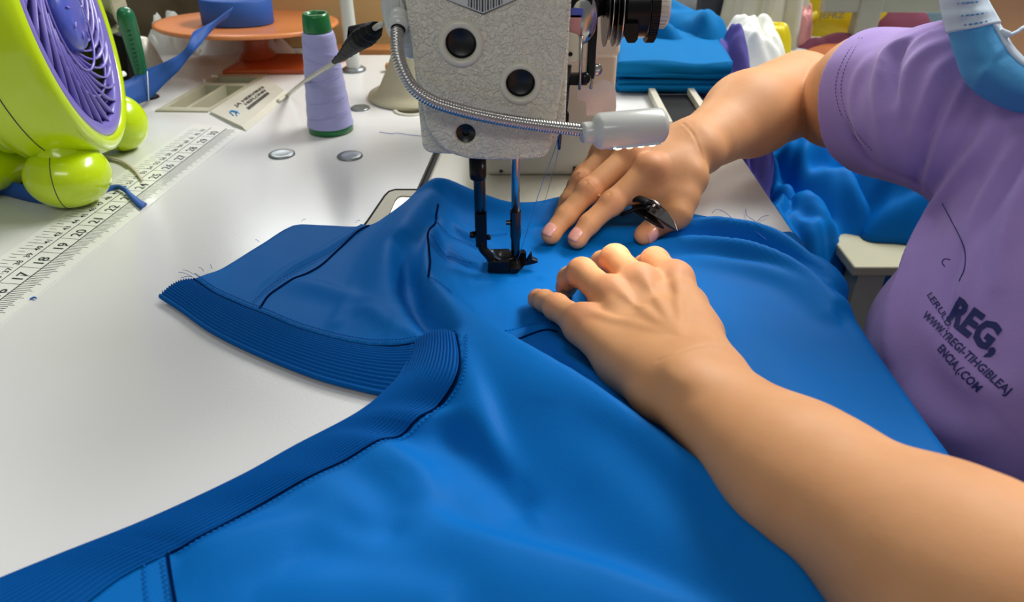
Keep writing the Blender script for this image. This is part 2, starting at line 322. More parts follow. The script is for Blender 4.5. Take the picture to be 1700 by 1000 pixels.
# ------------------------------------------------------------------ distance-field sculpting
class Field:
    def __init__(s, lo, hi, h):
        s.lo = np.array(lo, float); s.h = h; s.n = np.ceil((np.array(hi) - s.lo)/h).astype(int) + 1
        s.ax = [s.lo[i] + h*np.arange(s.n[i]) for i in range(3)]
        s.d = np.full(tuple(s.n), 1.0, np.float32)
    def blank(s):
        o = object.__new__(Field); o.lo = s.lo; o.h = s.h; o.n = s.n; o.ax = s.ax; o.d = np.full(tuple(s.n), 1.0, np.float32); return o
    def _sub(s, lo, hi):
        i0 = np.clip(np.floor((lo - s.lo)/s.h).astype(int), 0, s.n - 1); i1 = np.clip(np.ceil((hi - s.lo)/s.h).astype(int) + 1, 1, s.n)
        if np.any(i1 <= i0): return None
        sl = tuple(slice(a, b) for a, b in zip(i0, i1))
        X = s.ax[0][sl[0]][:, None, None].astype(np.float32); Y = s.ax[1][sl[1]][None, :, None].astype(np.float32); Z = s.ax[2][sl[2]][None, None, :].astype(np.float32)
        return sl, X, Y, Z
    def _mix(s, sl, d, k, op):
        a = s.d[sl]
        if op == 'add':
            if k > 0:
                h = np.maximum(k - np.abs(a - d), 0)/k; s.d[sl] = np.minimum(a, d) - h*h*k*.25
            else: s.d[sl] = np.minimum(a, d)
        else:
            h = np.maximum(k - np.abs(a + d), 0)/k if k > 0 else 0
            s.d[sl] = np.maximum(a, -d) + h*h*k*.25
    def cone(s, a, b, ra, rb, k=.006, op='add', flat=None):
        """tapered capsule; flat=(normal, factor) squeezes it along the normal"""
        a = np.asarray(a, float); b = np.asarray(b, float); m = max(ra, rb) + k + 3*s.h
        r = s._sub(np.minimum(a, b) - m, np.maximum(a, b) + m)
        if r is None: return s
        sl, X, Y, Z = r
        px, py, pz = X - a[0], Y - a[1], Z - a[2]; v = b - a
        L2 = float(v @ v) + 1e-12
        t = np.clip((px*v[0] + py*v[1] + pz*v[2])/L2, 0, 1)
        qx, qy, qz = px - t*v[0], py - t*v[1], pz - t*v[2]; rr = ra + (rb - ra)*t
        if flat is None: d = np.sqrt(qx*qx + qy*qy + qz*qz) - rr
        else:
            n = np.asarray(flat[0], float); n /= np.linalg.norm(n); c = qx*n[0] + qy*n[1] + qz*n[2]; e = flat[1]**2 - 1
            q2 = qx*qx + qy*qy + qz*qz; d = (np.sqrt(q2 + e*c*c) - rr)
            d = np.where(d > 0, d/ (1 + .5*(flat[1]-1)), d/ (1 + .5*(flat[1]-1)))
        s._mix(sl, d.astype(np.float32), k, op); return s
    def ell(s, c, rad, R=None, k=.006, op='add'):
        c = np.asarray(c, float); rad = np.asarray(rad, float); R = np.eye(3) if R is None else np.asarray(R, float); m = rad.max() + k + 3*s.h
        r = s._sub(c - m, c + m)
        if r is None: return s
        sl, X, Y, Z = r; px, py, pz = X - c[0], Y - c[1], Z - c[2]
        l = [px*R[i, 0] + py*R[i, 1] + pz*R[i, 2] for i in range(3)]
        k0 = np.sqrt(sum((l[i]/rad[i])**2 for i in range(3))); k1 = np.sqrt(sum((l[i]/rad[i]**2)**2 for i in range(3))) + 1e-9
        d = k0*(k0 - 1)/k1
        s._mix(sl, d.astype(np.float32), k, op); return s
    def merge(s, o, k):
        a, d = s.d, o.d
        h = np.maximum(k - np.abs(a - d), 0)/k; s.d = (np.minimum(a, d) - h*h*k*.25).astype(np.float32); return s
    def mesh(s):
        D_ = s.d; S = D_ < 0; n0, n1, n2 = (x-1 for x in D_.shape)
        c = np.zeros((n0, n1, n2), np.int8)
        for i in (0, 1):
            for j in (0, 1):
                for k in (0, 1): c += S[i:n0+i, j:n1+j, k:n2+k]
        I, J, K = np.nonzero((c > 0) & (c < 8)); nv = len(I)
        idx = np.full((n0, n1, n2), -1, np.int32); idx[I, J, K] = np.arange(nv)
        acc = np.zeros((nv, 3)); cnt = np.zeros(nv)
        off = [(i, j, k) for i in (0, 1) for j in (0, 1) for k in (0, 1)]; val = {o: D_[I+o[0], J+o[1], K+o[2]].astype(float) for o in off}
        for o in off:
            for ax in range(3):
                if o[ax] == 0:
                    e = list(o); e[ax] = 1; e = tuple(e); a, b = val[o], val[e]; m = (a < 0) != (b < 0)
                    t = np.where(m, a/np.where(np.abs(a-b) < 1e-12, 1, a-b), 0)
                    p = np.tile(np.array(o, float), (nv, 1)); p[:, ax] = t
                    acc[m] += p[m]; cnt[m] += 1
        V = s.lo + s.h*(np.stack([I, J, K], 1) + acc/cnt[:, None]); F = []
        for ax in range(3):
            sl0 = [slice(1, n0), slice(1, n1), slice(1, n2)]; sl0[ax] = slice(0, (n0, n1, n2)[ax]); sl1 = list(sl0); sl1[ax] = slice(1, (n0, n1, n2)[ax]+1)
            A = S[tuple(sl0)]; B = S[tuple(sl1)]; q = np.argwhere(A != B)
            if len(q) == 0: continue
            st = np.array([1, 1, 1]); st[ax] = 0; q = q + st; fl = S[q[:, 0], q[:, 1], q[:, 2]]
            u, w = [(1, 2), (2, 0), (0, 1)][ax]; eu = np.zeros(3, int); eu[u] = 1; ew = np.zeros(3, int); ew[w] = 1
            g = lambda r: idx[r[:, 0], r[:, 1], r[:, 2]]
            quad = np.stack([g(q-eu-ew), g(q-ew), g(q), g(q-eu)], 1); quad[~fl] = quad[~fl][:, ::-1]
            F.append(quad)
        return V, np.concatenate(F)
def smooth_mesh(V, F, it=2, lam=.5):
    E = np.concatenate([F[:, [0, 1]], F[:, [1, 2]], F[:, [2, 3]], F[:, [3, 0]]]); n = len(V)
    for i in range(it*2):
        l = lam if i % 2 == 0 else -lam*1.03
        A = np.zeros((n, 3)); c = np.zeros(n)
        for k in range(3): A[:, k] = np.bincount(E[:, 0], V[E[:, 1], k], n) + np.bincount(E[:, 1], V[E[:, 0], k], n)
        c = np.bincount(E[:, 0], minlength=n) + np.bincount(E[:, 1], minlength=n)
        V = V + l*(A/np.maximum(c, 1)[:, None] - V)
    return V
def vnormals(V, F):
    N = np.cross(V[F[:, 2]] - V[F[:, 0]], V[F[:, 3]] - V[F[:, 1]]) if F.shape[1] == 4 else np.cross(V[F[:, 1]]-V[F[:, 0]], V[F[:, 2]]-V[F[:, 0]])
    o = np.zeros_like(V)
    for j in range(F.shape[1]):
        for k in range(3): o[:, k] += np.bincount(F[:, j], N[:, k], len(V))
    return o/(np.linalg.norm(o, axis=1)[:, None] + 1e-12)
def dist_poly(Q, pl, extra=None):
    """distance from points Q (n,d) to a polyline; returns distance, interpolated extra, signed side (2D)"""
    Q = np.asarray(Q, float); best = np.full(len(Q), 1e9); ex = np.zeros(len(Q)); sd = np.zeros(len(Q)); pl = np.asarray(pl, float)
    for i in range(len(pl)-1):
        a, b = pl[i], pl[i+1]; v = b - a; t = np.clip(((Q - a) @ v)/(v @ v + 1e-15), 0, 1); q = Q - (a + t[:, None]*v); d = np.linalg.norm(q, axis=1)
        m = d < best; best[m] = d[m]
        if extra is not None: ex[m] = (extra[i] + (extra[i+1]-extra[i])*t)[m]
        if Q.shape[1] == 2: sd[m] = np.sign(v[0]*q[:, 1] - v[1]*q[:, 0])[m]
    return best, ex, sd
# ================================================================== SETTING
def plane_box(name, lo, hi, m, kind='structure'):
    b = MB(); lo = np.array(lo, float); hi = np.array(hi, float); b.box((lo+hi)/2, hi-lo)
    o = b.build(name, m, None, loc=((lo+hi)/2 * np.array([1, 1, 0]) + np.array([0, 0, lo[2]])), smooth=False)
    if kind: o['kind'] = kind
    return o
plane_box('floor', (-3.2, -1.2, -TABLE-.04), (3.4, 4.6, -TABLE), M['floor'])
plane_box('wall_back', (-3.2, 4.5, -TABLE+.001), (3.4, 4.6, 1.95), M['wall'])

# ================================================================== TABLE
def rounded_rect(x0, y0, x1, y1, r, n=5):
    out = []
    for cx, cy, a in ((x1-r, y1-r, 0), (x0+r, y1-r, 90), (x0+r, y0+r, 180), (x1-r, y0+r, 270)):
        for i in range(n+1):
            t = math.radians(a + 90*i/n); out.append((cx + r*math.cos(t), cy + r*math.sin(t)))
    return out
TX0, TX1, TY0, TY1 = -1.05, 0.252, -0.12, 1.19
table = thing('sewing_table', 'long white laminate work table under the sewing machine, steel plugs in its top', 'table', (-.4, .53, -TABLE))
b = MB(); b.prism(rounded_rect(TX0, TY0, TX1, TY1, .03), (0, 0, -.032), (1, 0, 0), (0, 1, 0), (0, 0, .032))
top = b.build('tabletop', M['table'], table, smooth=False)
# openings: parts tray, machine bed, knee rest hole
TRA, TRB, TRC, TRD = P(264, 184), P(349, 185), P(441, 127), P(364, 126)
def inset(q, m):
    c = sum(q)/4; return [c + (p-c)*m for p in q]
tq = inset([TRA, TRB, TRC, TRD], .93)
cu = MB().prism3([p + np.array([0, 0, -.06]) for p in tq], (0, 0, .1)).build('cutter', None, smooth=False); cut(top, cu)
# machine bed opening
BX1, BY0, BY1 = .116, .515, .92
BL0, BL1 = P(676, 350), P(742, 238)                  # left edge of the bed as seen
bdir = (BL1-BL0)/np.linalg.norm(BL1-BL0)
def bedx(y, o=0): return BL0[0] + (y-BL0[1])*bdir[0]/bdir[1]*.55 + o
bedpoly = [np.array([bedx(BY0), BY0, 0]), np.array([BX1, BY0, 0]), np.array([BX1, BY1, 0]), np.array([bedx(BY1), BY1, 0])]
cu = MB().prism3([p + np.array([0, 0, -.06]) for p in bedpoly], (0, 0, .1)).build('cutter', None, smooth=False); cut(top, cu)
# hinge plate opening next to the bed
hp0 = P(618, 368)
hq = [P(640, 322), P(700, 318), P(676, 360), P(618, 368)]
kh = P(684, 183)
cu = MB().lathe([(.019, -.06), (.019, .05), (0, .05)][::-1] + [(0, -.06)], kh, n=32).build('cutter', None, smooth=False); cut(top, cu)
sharp(top, 40); mod_bevel(top, .003, 3, 50)
e = MB()
for (x0, y0, x1, y1) in ((TX1-.001, TY0+.03, TX1+.0022, TY1-.03), (TX0+.03, TY0-.0022, TX1-.03, TY0+.001), (TX0+.03, TY1-.001, TX1-.03, TY1+.0022)):
    e.box(((x0+x1)/2, (y0+y1)/2, -.017), (x1-x0, y1-y0, .026))
e.build('edge_band', M['edge'], table, smooth=False)
for (x, y) in ((TX0+.1, TY0+.1), (TX1-.12, TY0+.1), (TX0+.1, TY1-.1), (TX1-.12, TY1-.1)):
    l = MB().box((x, y, -.032-(TABLE-.032)/2), (.05, .05, TABLE-.032)).build('leg', M['greymetal'], table, smooth=False); mod_bevel(l, .006)
l = MB().box(((TX0+TX1)/2, TY1-.1, -.55), (TX1-TX0-.3, .03, .06)).build('stretcher', M['greymetal'], table, smooth=False); mod_bevel(l, .004)
def plug(px, py, r, dark=False):
    c = P(px, py); b = MB().lathe([(0, .0016), (r*.55, .0018), (r*.86, .0024), (r*.97, .0016), (r, 0), (r, -.004), (0, -.004)], c, n=36)
    o = b.build('hole_plug', M['black'] if dark else M['disc'], table)
for px, py, r in ((468, 257, .0145), (581, 260, .0142), (598, 180.5, .0125)): plug(px, py, r)
plug(249, 162, .012, True)
b = MB(); b.lathe([(.0165, -.02), (.018, .0005), (.0195, .0022), (.0235, .0018), (.0245, 0), (.0245, -.004)], kh, n=40)
b.build('cable_grommet', M['tray2'], table)

# hinge tray frame beside the bed (rounded corner frame with a worn inner plate)
def smooth_poly(px, n=4): return [P(*p) for p in px]
out_px = [(586, 400), (598, 384), (612, 366), (639, 326), (646, 319), (656, 316), (700, 316), (704, 320), (712, 340), (700, 400)]
in_px = [(616, 400), (630, 378), (645, 357), (656, 332), (662, 326), (668, 325), (690, 326), (695, 330), (694, 350), (690, 400)]
hp = thing('hinge_cover', 'small rounded beige metal cover frame sunk in the table beside the sewing machine bed', 'cover plate', P(650, 360))
b = MB(); A = np.array([P(*p, .0012) for p in out_px]); B = np.array([P(*p, .0012) for p in in_px])
b.loft([A - [0, 0, .004], A, B, B - [0, 0, .006]], True); o = b.build('frame', M['beige'], hp); sharp(o, 40)
b = MB(); b.prism3(B - [0, 0, .0010], (0, 0, -.002)); b.build('worn_plate', M['brushed'], hp, smooth=False)
ccl = (A.mean(0)); A2 = ccl + (A - ccl)*1.035 - [0, 0, .0004]
b = MB(); b.tube(np.vstack([A2, A2[:1]]) + [0, 0, .0002], .0011, 8, False); b.build('rubber_gasket', M['black'], hp)

# ================================================================== RULER
R0, R1, L0, L1 = P(0, 541), P(407, 216), P(0, 421), P(354, 190)
rd = (R1-R0); rlen = np.linalg.norm(rd); rd = rd/rlen; rn = np.array([-rd[1], rd[0], 0])
rw = float(np.mean([(L0-R0) @ rn, (L1-R0) @ rn])); rstart = -.28
def RP(s, w, z=.0009): return R0 + rd*s + rn*(w*rw) + np.array([0, 0, z])
ru = thing('tape_ruler', 'clear flat ruler strip with printed ticks and numbers stuck along the white table', 'ruler', R0 + rd*.2)
b = MB(); b.prism3([RP(rstart, 0, .0001), RP(rlen, 0, .0001), RP(rlen+.012, 1, .0001), RP(rstart, 1, .0001)], (0, 0, .0007)); o = b.build('strip', M['ruler'], ru, smooth=False)
b = MB()
def rq(s0, w0, s1, w1, z=.0009): b.add([RP(s0, w0, z), RP(s1, w0, z), RP(s1, w1, z), RP(s0, w1, z)], [[0, 1, 2, 3]])
rq(rstart, .325, rlen, .340); rq(rstart, .60, rlen, .612)
s = rstart; i = 0
while s < rlen - .004:
    rq(s, .10 if i % 4 == 0 else .15, s+.00055, .325); s += .00254; i += 1
s = rstart + .003; i = 0
while s < rlen - .01:
    rq(s, .34, s+.0005, .60 if i % 2 == 0 else .47); s += .0127; i += 1
s = rstart + .003; i = 0
while s < rlen - .008:
    rq(s, .68 if i % 2 == 0 else .8, s+.0005, .93 if i % 2 == 0 else .9); s += .0052; i += 1
b.build('tick_marks', M['ink'], ru, smooth=False)
b = MB()
def rtext(t, s0, w0, size, bold=.0):
    V, F = text_mesh(t, size, bold)
    b.add([RP(s0 + v[0], w0 + v[1]/rw, .0010) for v in V], F)
s = rstart + .003 + .0127*.35; n = 4
while s < rlen - .02:
    rtext(str(n), s, .385, .0135, .00012); s += .0254; n += 1
s = rstart + .005; n = 10
while s < rlen - .012:
    rtext(str(n % 100), s, .655, .0078, .00004); s += .0127; n += 1
b.build('numbers', M['ink'], ru, smooth=False)

# ================================================================== PARTS TRAY
tr = thing('parts_tray', 'beige plastic drop-in parts tray with compartments and a printed nameplate', 'tray', (TRA+TRC)/2)
def bil(q, u, v, z=0): return (q[0]*(1-u)*(1-v) + q[1]*u*(1-v) + q[2]*u*v + q[3]*(1-u)*v) + np.array([0, 0, z])
Q = [TRA, TRB, TRC, TRD]
b = MB()
def cell(u0, v0, u1, v1, dep=-.022):
    r = [bil(Q, u, v, .002) for u, v in ((u0, v0), (u1, v0), (u1, v1), (u0, v1))]
    w = [bil(Q, u0*.96+u1*.04 if u == u0 else u1*.96+u0*.04, v0*.96+v1*.04 if v == v0 else v1*.96+v0*.04, dep) for u, v in ((u0, v0), (u1, v0), (u1, v1), (u0, v1))]
    b.add(r + w, [[0, 1, 5, 4], [1, 2, 6, 5], [2, 3, 7, 6], [3, 0, 4, 7], [4, 5, 6, 7]])
us = [-.03, .10, .44, .54, .94, 1.0]; vs = [-.02, .06, .70, .76, .93, 1.02]
cells = [(1, 2, 1, 2), (3, 4, 1, 4), (1, 2, 3, 4)]
cells = [(.10, .06, .46, .66), (.54, .06, .93, .66), (.10, .74, .93, .92)]
gu = sorted({-.03, .10, .46, .54, .93, 1.0}); gv = sorted({-.03, .06, .66, .74, .92, 1.03})
for i in range(len(gu)-1):
    for j in range(len(gv)-1):
        cu_, cv_ = (gu[i]+gu[i+1])/2, (gv[j]+gv[j+1])/2
        if any(c[0] < cu_ < c[2] and c[1] < cv_ < c[3] for c in cells): continue
        b.add([bil(Q, u, v, .002) for u, v in ((gu[i], gv[j]), (gu[i+1], gv[j]), (gu[i+1], gv[j+1]), (gu[i], gv[j+1]))], [[0, 1, 2, 3]])
for c in cells: cell(*c)
rim = [bil(Q, u, v, .002) for u, v in ((-.03, -.03), (1.0, -.03), (1.0, 1.03), (-.03, 1.03))]
b.loft([rim, [p - np.array([0, 0, .0025]) for p in rim]], True)
o = b.build('tray_body', M['tray'], tr, smooth=False)
npl = [P(349, 185, .003), P(352, 186.5, .003), P(408, 217, .0008), P(480, 156, .0008), P(441, 127, .003)]
b = MB(); F1 = [P(349, 185, .003), P(441, 127, .003), P(472, 150, .0045), P(402, 210, .0045)]; F2 = [P(402, 210, .0045), P(472, 150, .0045), P(481, 157, .0002), P(409, 218, .0002)]
n_ = 6
b.loft([[F1[0]*(1-t)+F1[1]*t for t in np.linspace(0, 1, n_)], [F1[3]*(1-t)+F1[2]*t for t in np.linspace(0, 1, n_)], [F2[3]*(1-t)+F2[2]*t for t in np.linspace(0, 1, n_)]])
b.add([F1[0], F1[3], F2[3], F1[0]*[1, 1, 0], ], [[0, 1, 2, 3]]); b.add([F1[1], F1[2], F2[2], F1[1]*[1, 1, 0]], [[3, 2, 1, 0]])
o = b.build('nameplate', M['tray2'], tr, smooth=False)
# print on the nameplate: swoosh mark and lines of small type
NPo = F1[3]; nx = (F1[2]-F1[3]); ny = (F1[0]-F1[3])
def npq(u, v, z=.0004): return F1[3]*(1-u)*(1-v) + F1[2]*u*(1-v) + F1[1]*u*v + F1[0]*(1-u)*v + np.array([0, 0, z])
def nptext(t, u, v, su, sv):
    V, F = text_mesh(t, 1.0, .02); w = V[:, 0].max(); b.add([npq(u + su*p[0]/w, v + sv*p[1], .0005) for p in V], F)
b = MB(); nptext('JA HERVIRES', .26, .60, .56, .15); nptext('HEFLONEI', .36, .44, .42, .15)
for k in range(22):
    u = .32 + k*.021; b.add([npq(u, .26, .0005), npq(u+.011, .26, .0005), npq(u+.011, .38, .0005), npq(u, .38, .0005)], [[0, 1, 2, 3]])
b.build('nameplate_print', M['ink'], tr, smooth=False)
b = MB(); c = [npq(.10 + .08*t, .42 + .18*math.sin(3.1*t), .0006) for t in np.linspace(0, 1, 12)]
b.tube(c, np.linspace(.0005, .0014, 12), 6); b.tube([npq(.12, .34, .0006), npq(.16, .46, .0006), npq(.18, .36, .0006)], .0006, 6)
b.build('nameplate_mark', M['blueink'], tr)
for (px, py, w, a) in ((338, 152, .016, .5), (357, 145, .010, 1.3)):
    c = P(px, py, -.012); x_, y_, z_ = frame((math.cos(a)*.4, math.sin(a)*.4, .75)); b = MB()
    b.box(c + np.array([0, 0, .006]), (w, .022, .0006), np.array([x_, z_, y_]))
    o = b.build('paper_label', M['paper'], None, loc=c, smooth=False)
    tag(o, 'small white paper label lying in the beige tray, ' + ('flatter and wider' if w > .012 else 'narrower and standing upright'), 'label', 'paper labels in the parts tray')

# ================================================================== THREAD CONE
c0 = P(550, 216)
tc_ = thing('thread_cone', 'tall cone of pale lavender sewing thread on a green plastic core', 'thread cone', c0)
Hc = .133
b = MB(); b.lathe([(0, .0), (.0235, 0), (.0262, .001), (.0262, .007), (.0245, .010), (.0, .010)], c0, n=56); b.build('cone_base', M['capgreen'], tc_)
prof = []
for i in range(60):
    t = i/59; z = .008 + (.112-.008)*t; r = .0268*(1-t) + .0178*t
    r += .00015*math.sin(i*1.9)+.00022*math.sin(i*.7+1)
    prof.append((r, z))
prof = [(.020, .008)] + prof + [(.0165, .1135), (.012, .1135)]
lav = mat('lavender_thread', srgb(170, 170, 222), .45, noise_=.07, nscale=60, stretch=(1, 1, 30), bump=.35, bscale=90, sheen=.2)
b = MB().lathe(prof, c0, n=64); b.build('thread_winding', lav, tc_)
b = MB()
for k in range(5):                                  # loose crossing strands on the winding
    z0, z1 = [(.105, .088), (.09, .075), (.06, .068), (.036, .044), (.018, .026)][k]; pts = []
    for t in np.linspace(0, 1, 20):
        a = -2.6 + 2.3*t; z = z0 + (z1-z0)*t; q = (z-.008)/.104; r = .0268*(1-q)+.0178*q + .0008; pts.append(c0 + np.array([r*math.cos(a), r*math.sin(a), z]))
    b.tube(pts, .0003, 5)
b.build('loose_strand', lav, tc_)
b = MB(); b.lathe([(.010, .113), (.0152, .113), (.0158, .116), (.0146, .130), (.0135, .1335), (.0115, .1335), (.0100, .128), (.0095, .10)], c0, n=48); b.build('cone_top', M['capgreen'], tc_)

# ================================================================== ORANGE REEL STAND, TAPE ROLL
bc = P(452, 110); st = thing('reel_stand', 'orange plastic turntable on a short column with a dark orange base slab', 'reel stand', bc)
q = [P(369, 126), P(505, 124), P(588, 98), P(420, 96)]
b = MB(); b.prism3([p + np.array([0, 0, .0]) for p in q], (0, 0, .008)); o = b.build('base', M['dorange'], st, smooth=False); mod_bevel(o, .003)
cc = P(425, 96, .004); dc = PY(412, 39, cc[1])
cc = np.array([dc[0]+.004, cc[1], .006])
b = MB(); b.lathe([(.030, 0), (.026, .006), (.020, .012), (.0185, dc[2]-.012), (.03, dc[2]-.006), (0, dc[2]-.004)], cc, n=32); b.build('column', M['dorange'], st)
tilt = np.array([0.02, math.sin(math.radians(4.2)), 1.0])
b = MB(); Rd = .133; b.lathe([(0, -.003), (Rd-.004, -.003), (Rd, 0), (Rd-.001, .003), (Rd-.006, .0035), (Rd-.02, .002), (0, .002)], dc, tilt, n=90); b.build('turntable', M['orange'], st)
rc = dc + np.array([-.010, -.012, .004])
tp = thing('tape_roll', 'roll of blue woven tape on the orange turntable, free end trailing to the left', 'tape roll', rc)
b = MB(); b.lathe([(.021, 0), (.0505, 0), (.0512, .001), (.0512, .033), (.0500, .0345), (.021, .0345), (.021, 0)], rc, tilt, n=72); b.build('wound_tape', M['tape'], tp)
b = MB(); b.lathe([(.0195, .0005), (.0215, .0005), (.0215, .036), (.0195, .036), (.0195, .0005)], rc, tilt, n=40); b.build('core', M['card'], tp)
up = [(386, 12, 1.005), (372, 22, .995), (356, 34, .985), (338, 44, .975), (320, 54, .965), (313, 72, .955), (300, 88, .955), (281, 99, .95), (262, 108, .95), (240, 117, .945), (220, 129, .935), (198, 139, .92), (176, 150, .9), (150, 160, .88)]
lo = [(376, 34, 1.005), (362, 40, .995), (350, 52, .985), (342, 62, .975), (333, 74, .967), (322, 86, .962), (312, 97, .965), (296, 118, .96), (274, 139, .957), (250, 163, .95), (226, 174, .94), (206, 180, .925), (180, 186, .905), (154, 192, .885)]
A = cr([D(*p) for p in up], 5); B = cr([D(*p) for p in lo], 5)
b = MB(); b.loft([A, A*.67+B*.33 + [0, 0, .0006], A*.33+B*.67, B]); o = b.build('tape_tail', M['tape'], tp); mod_solid(o, .0009)
b = MB(); ww = [D(245, 118, .942), D(247.5, 166, .948)]
b.tube([ww[0]-[0, .001, 0], ww[1]-[0, .001, 0]], .0007, 6); b.build('white_join_thread', M['paper'], tp)

# loose strap under the fan, folded end over the ruler
A = cr([P(-60, 292, .016), P(0, 298, .016), P(70, 312, .016), P(130, 316, .006), P(186, 309, .003), P(206, 311, .0045), P(218, 322, .0035), P(232, 333, .0020), P(244, 340, .0015)], 6)
B = cr([P(-60, 312, .001), P(0, 322, .001), P(70, 338, .001), P(130, 336, .0012), P(187, 316, .0012), P(205, 318, .0025), P(214, 328, .0022), P(226, 342, .0015), P(234, 349, .0015)], 6)
b = MB(); b.loft([A, (A+B)/2 + [0, 0, .0012], B]); o = b.build('blue_strap', M['tape'], None, loc=P(30, 315)); mod_solid(o, .0012)
tag(o, 'flat blue strap running under the lime fan, its cut end lying on the ruler', 'strap')
pts = cr([P(150, 255, .004), P(185, 262, .003), P(203, 268, .0025), P(222, 282, .0022), P(236, 300, .002)], 6)
b = MB(); b.loft([pts + [0, .003, 0], pts + [.001, -.003, .001]]); o = b.build('beige_ribbon', M['beige'], None, loc=P(200, 268)); mod_solid(o, .0008)
tag(o, 'narrow beige ribbon curling out from under the lime fan onto the ruler', 'ribbon')

# ================================================================== SCREWDRIVER
s0 = P(246, 167, .0); s1 = D(205, 12, .885); ax = (s1-s0); sl = np.linalg.norm(ax); ax /= sl
sd_ = thing('screwdriver', 'green-handled screwdriver standing upright in a hole of the table', 'screwdriver', s0)
hs = sl*.15
b = MB(); prof = [(0, hs), (.0078, hs), (.0086, hs+.002), (.0090, hs+.012), (.0082, hs+.022), (.0098, hs+.036), (.0112, hs+.07), (.0118, sl-.022), (.0114, sl-.010), (.0085, sl-.002), (0, sl)]
b.lathe(prof, s0, ax, n=10); o = b.build('handle', M['green'], sd_); mod_sub(o, 1)
b = MB()
for k in range(10):
    c = s0 + ax*(sl-.028-.006*k) + np.array([.0045, -.0112, 0]); b.box(c, (.005, .0012, .0012))
b.build('grip_rib', M['green'], sd_, smooth=False)
b = MB(); b.tube([s0 - ax*.03, s0 + ax*(hs+.004)], .0026, 12); b.build('shaft', M['steel'], sd_)

# ================================================================== METAL POLE behind the cone, knee rest
p0 = P(588, 117); po = thing('thread_stand_pole', 'grey upright metal pole with a round foot behind the lavender thread cone', 'pole', p0)
b = MB(); b.lathe([(0, 0), (.0175, 0), (.0175, .003), (.012, .006), (0, .006)], p0, n=36); b.build('pole_foot', M['disc'], po)
b = MB(); b.lathe([(.0105, .004), (.0102, .02), (.0092, .1), (.009, .55), (.0, .555)], p0, n=28); b.build('pole_tube', M['lamp'], po)
k0 = P(690, 160)
kr = thing('head_rest', 'flared beige plastic head rest peg standing on the table behind the machine head', 'head rest', k0)
b = MB(); b.lathe([(0, .000), (.060, 0), (.063, .002), (.062, .005), (.052, .008), (.046, .016), (.034, .040), (.023, .068), (.015, .092), (.0, .096)], k0, n=48); b.build('flared_peg', M['beige'], kr)
o = MB().box(P(660, 112, .006), (.035, .012, .012)).build('wood_offcut', M['wood'], None, loc=P(660, 112), smooth=False); mod_bevel(o, .002)
tag(o, 'small pinkish wood offcut lying on the table behind the beige head rest', 'offcut')
pk = [P(250, 160, .0006), P(300, 100, .0006), P(430, 97, .0006), P(400, 115, .0006), P(364, 125, .0006)]
# blue thread scraps on the table
def strand(name, pts, r, label, m='thread'):
    o = MB().tube(cr(pts, 8), r, 5).build(name, M[m], None, loc=pts[0]); tag(o, label, 'thread'); return o
strand('thread_scrap', [P(630, 219, .0006), P(650, 222, .0006), P(660, 221, .001), P(680, 224, .0006), P(702, 226, .0006)], .0003, 'pale blue loose thread on the white table left of the machine head')
strand('thread_scrap', [P(50, 497, .0014), P(56, 494, .0014), P(60, 495, .0014)], .0007, 'tiny blue lint scrap on the near edge of the ruler')

# ================================================================== FAN
fc = np.array([-.416, .722, .160]); th = math.radians(15); ti = math.radians(6)
fn = np.array([math.cos(th)*math.cos(ti), math.sin(th)*math.cos(ti), math.sin(ti)])
fx, fy, fz = frame(fn)                        # fx horizontal in the face, fy up in the face, fz out of the face
base = np.array([fc[0]-.03, fc[1], 0])
fan = thing('desk_fan', 'lime green desk fan with a violet spiral grille and ball feet, on the white table', 'fan', base)
RF = .112
b = MB(); b.lathe([(RF+.001, -.004), (RF+.002, .004), (RF+.009, .006), (RF+.015, .002), (RF+.017, -.008), (RF+.016, -.052), (RF+.013, -.062), (RF+.008, -.062)], fc, fn, n=96); b.build('housing', M['lime'], fan)
b = MB(); b.lathe([(RF+.0165, -.0375), (RF+.0172, -.038), (RF+.0165, -.0385)], fc, fn, n=96); b.build('housing_seam', M['ink'], fan)
b = MB(); b.lathe([(RF-.012, -.006), (RF-.012, .001), (RF-.009, .0035), (RF-.001, .0045), (RF+.002, .003), (RF+.002, -.006)], fc, fn, n=96); b.build('grille_ring', M['violet'], fan)
b = MB()
NV = 26
def facept(r, a, h): return fc + r*(math.cos(a)*fx + math.sin(a)*fy) + fn*h
for k in range(NV):
    a0 = 2*math.pi*k/NV; pts0 = []; pts1 = []
    for t in np.linspace(0, 1, 12):
        r = .030 + (RF-.010-.030)*t; a = a0 - 1.45*(1-t)**1.2; hgt = -.004 + .010*math.sin(math.pi*min(1, (1-t)*.75+.25))
        pts0.append(facept(r, a, hgt)); pts1.append(facept(r, a + .008, hgt-.0065))
    b.loft([pts0, pts1])
o = b.build('grille_vanes', M['violet'], fan); mod_solid(o, .0014, 0)
b = MB()
for r_ in (.052, .076):
    b.lathe([(r_-.0008, .0045), (r_+.0008, .0045), (r_+.0008, .0020), (r_-.0008, .0020), (r_-.0008, .0045)], fc, fn, n=80)
b.build('grille_hoop', M['violet'], fan)
b = MB(); b.lathe([(0, .013), (.012, .0125), (.024, .0105), (.032, .007), (.0345, .002), (.034, -.004)], fc, fn, n=56); hub = b.build('hub', M['hub'], fan)
b = MB()
for k in range(9):
    a = 2*math.pi*k/9; c = facept(.022, a, .0112); x_, y_, z_ = frame(math.cos(a)*fx + math.sin(a)*fy, fn); b.ell(c, (.0012, .0012, .0045), np.array([x_, y_, z_]), 10, 6)
b.build('hub_rib', M['violet'], hub)
b = MB()
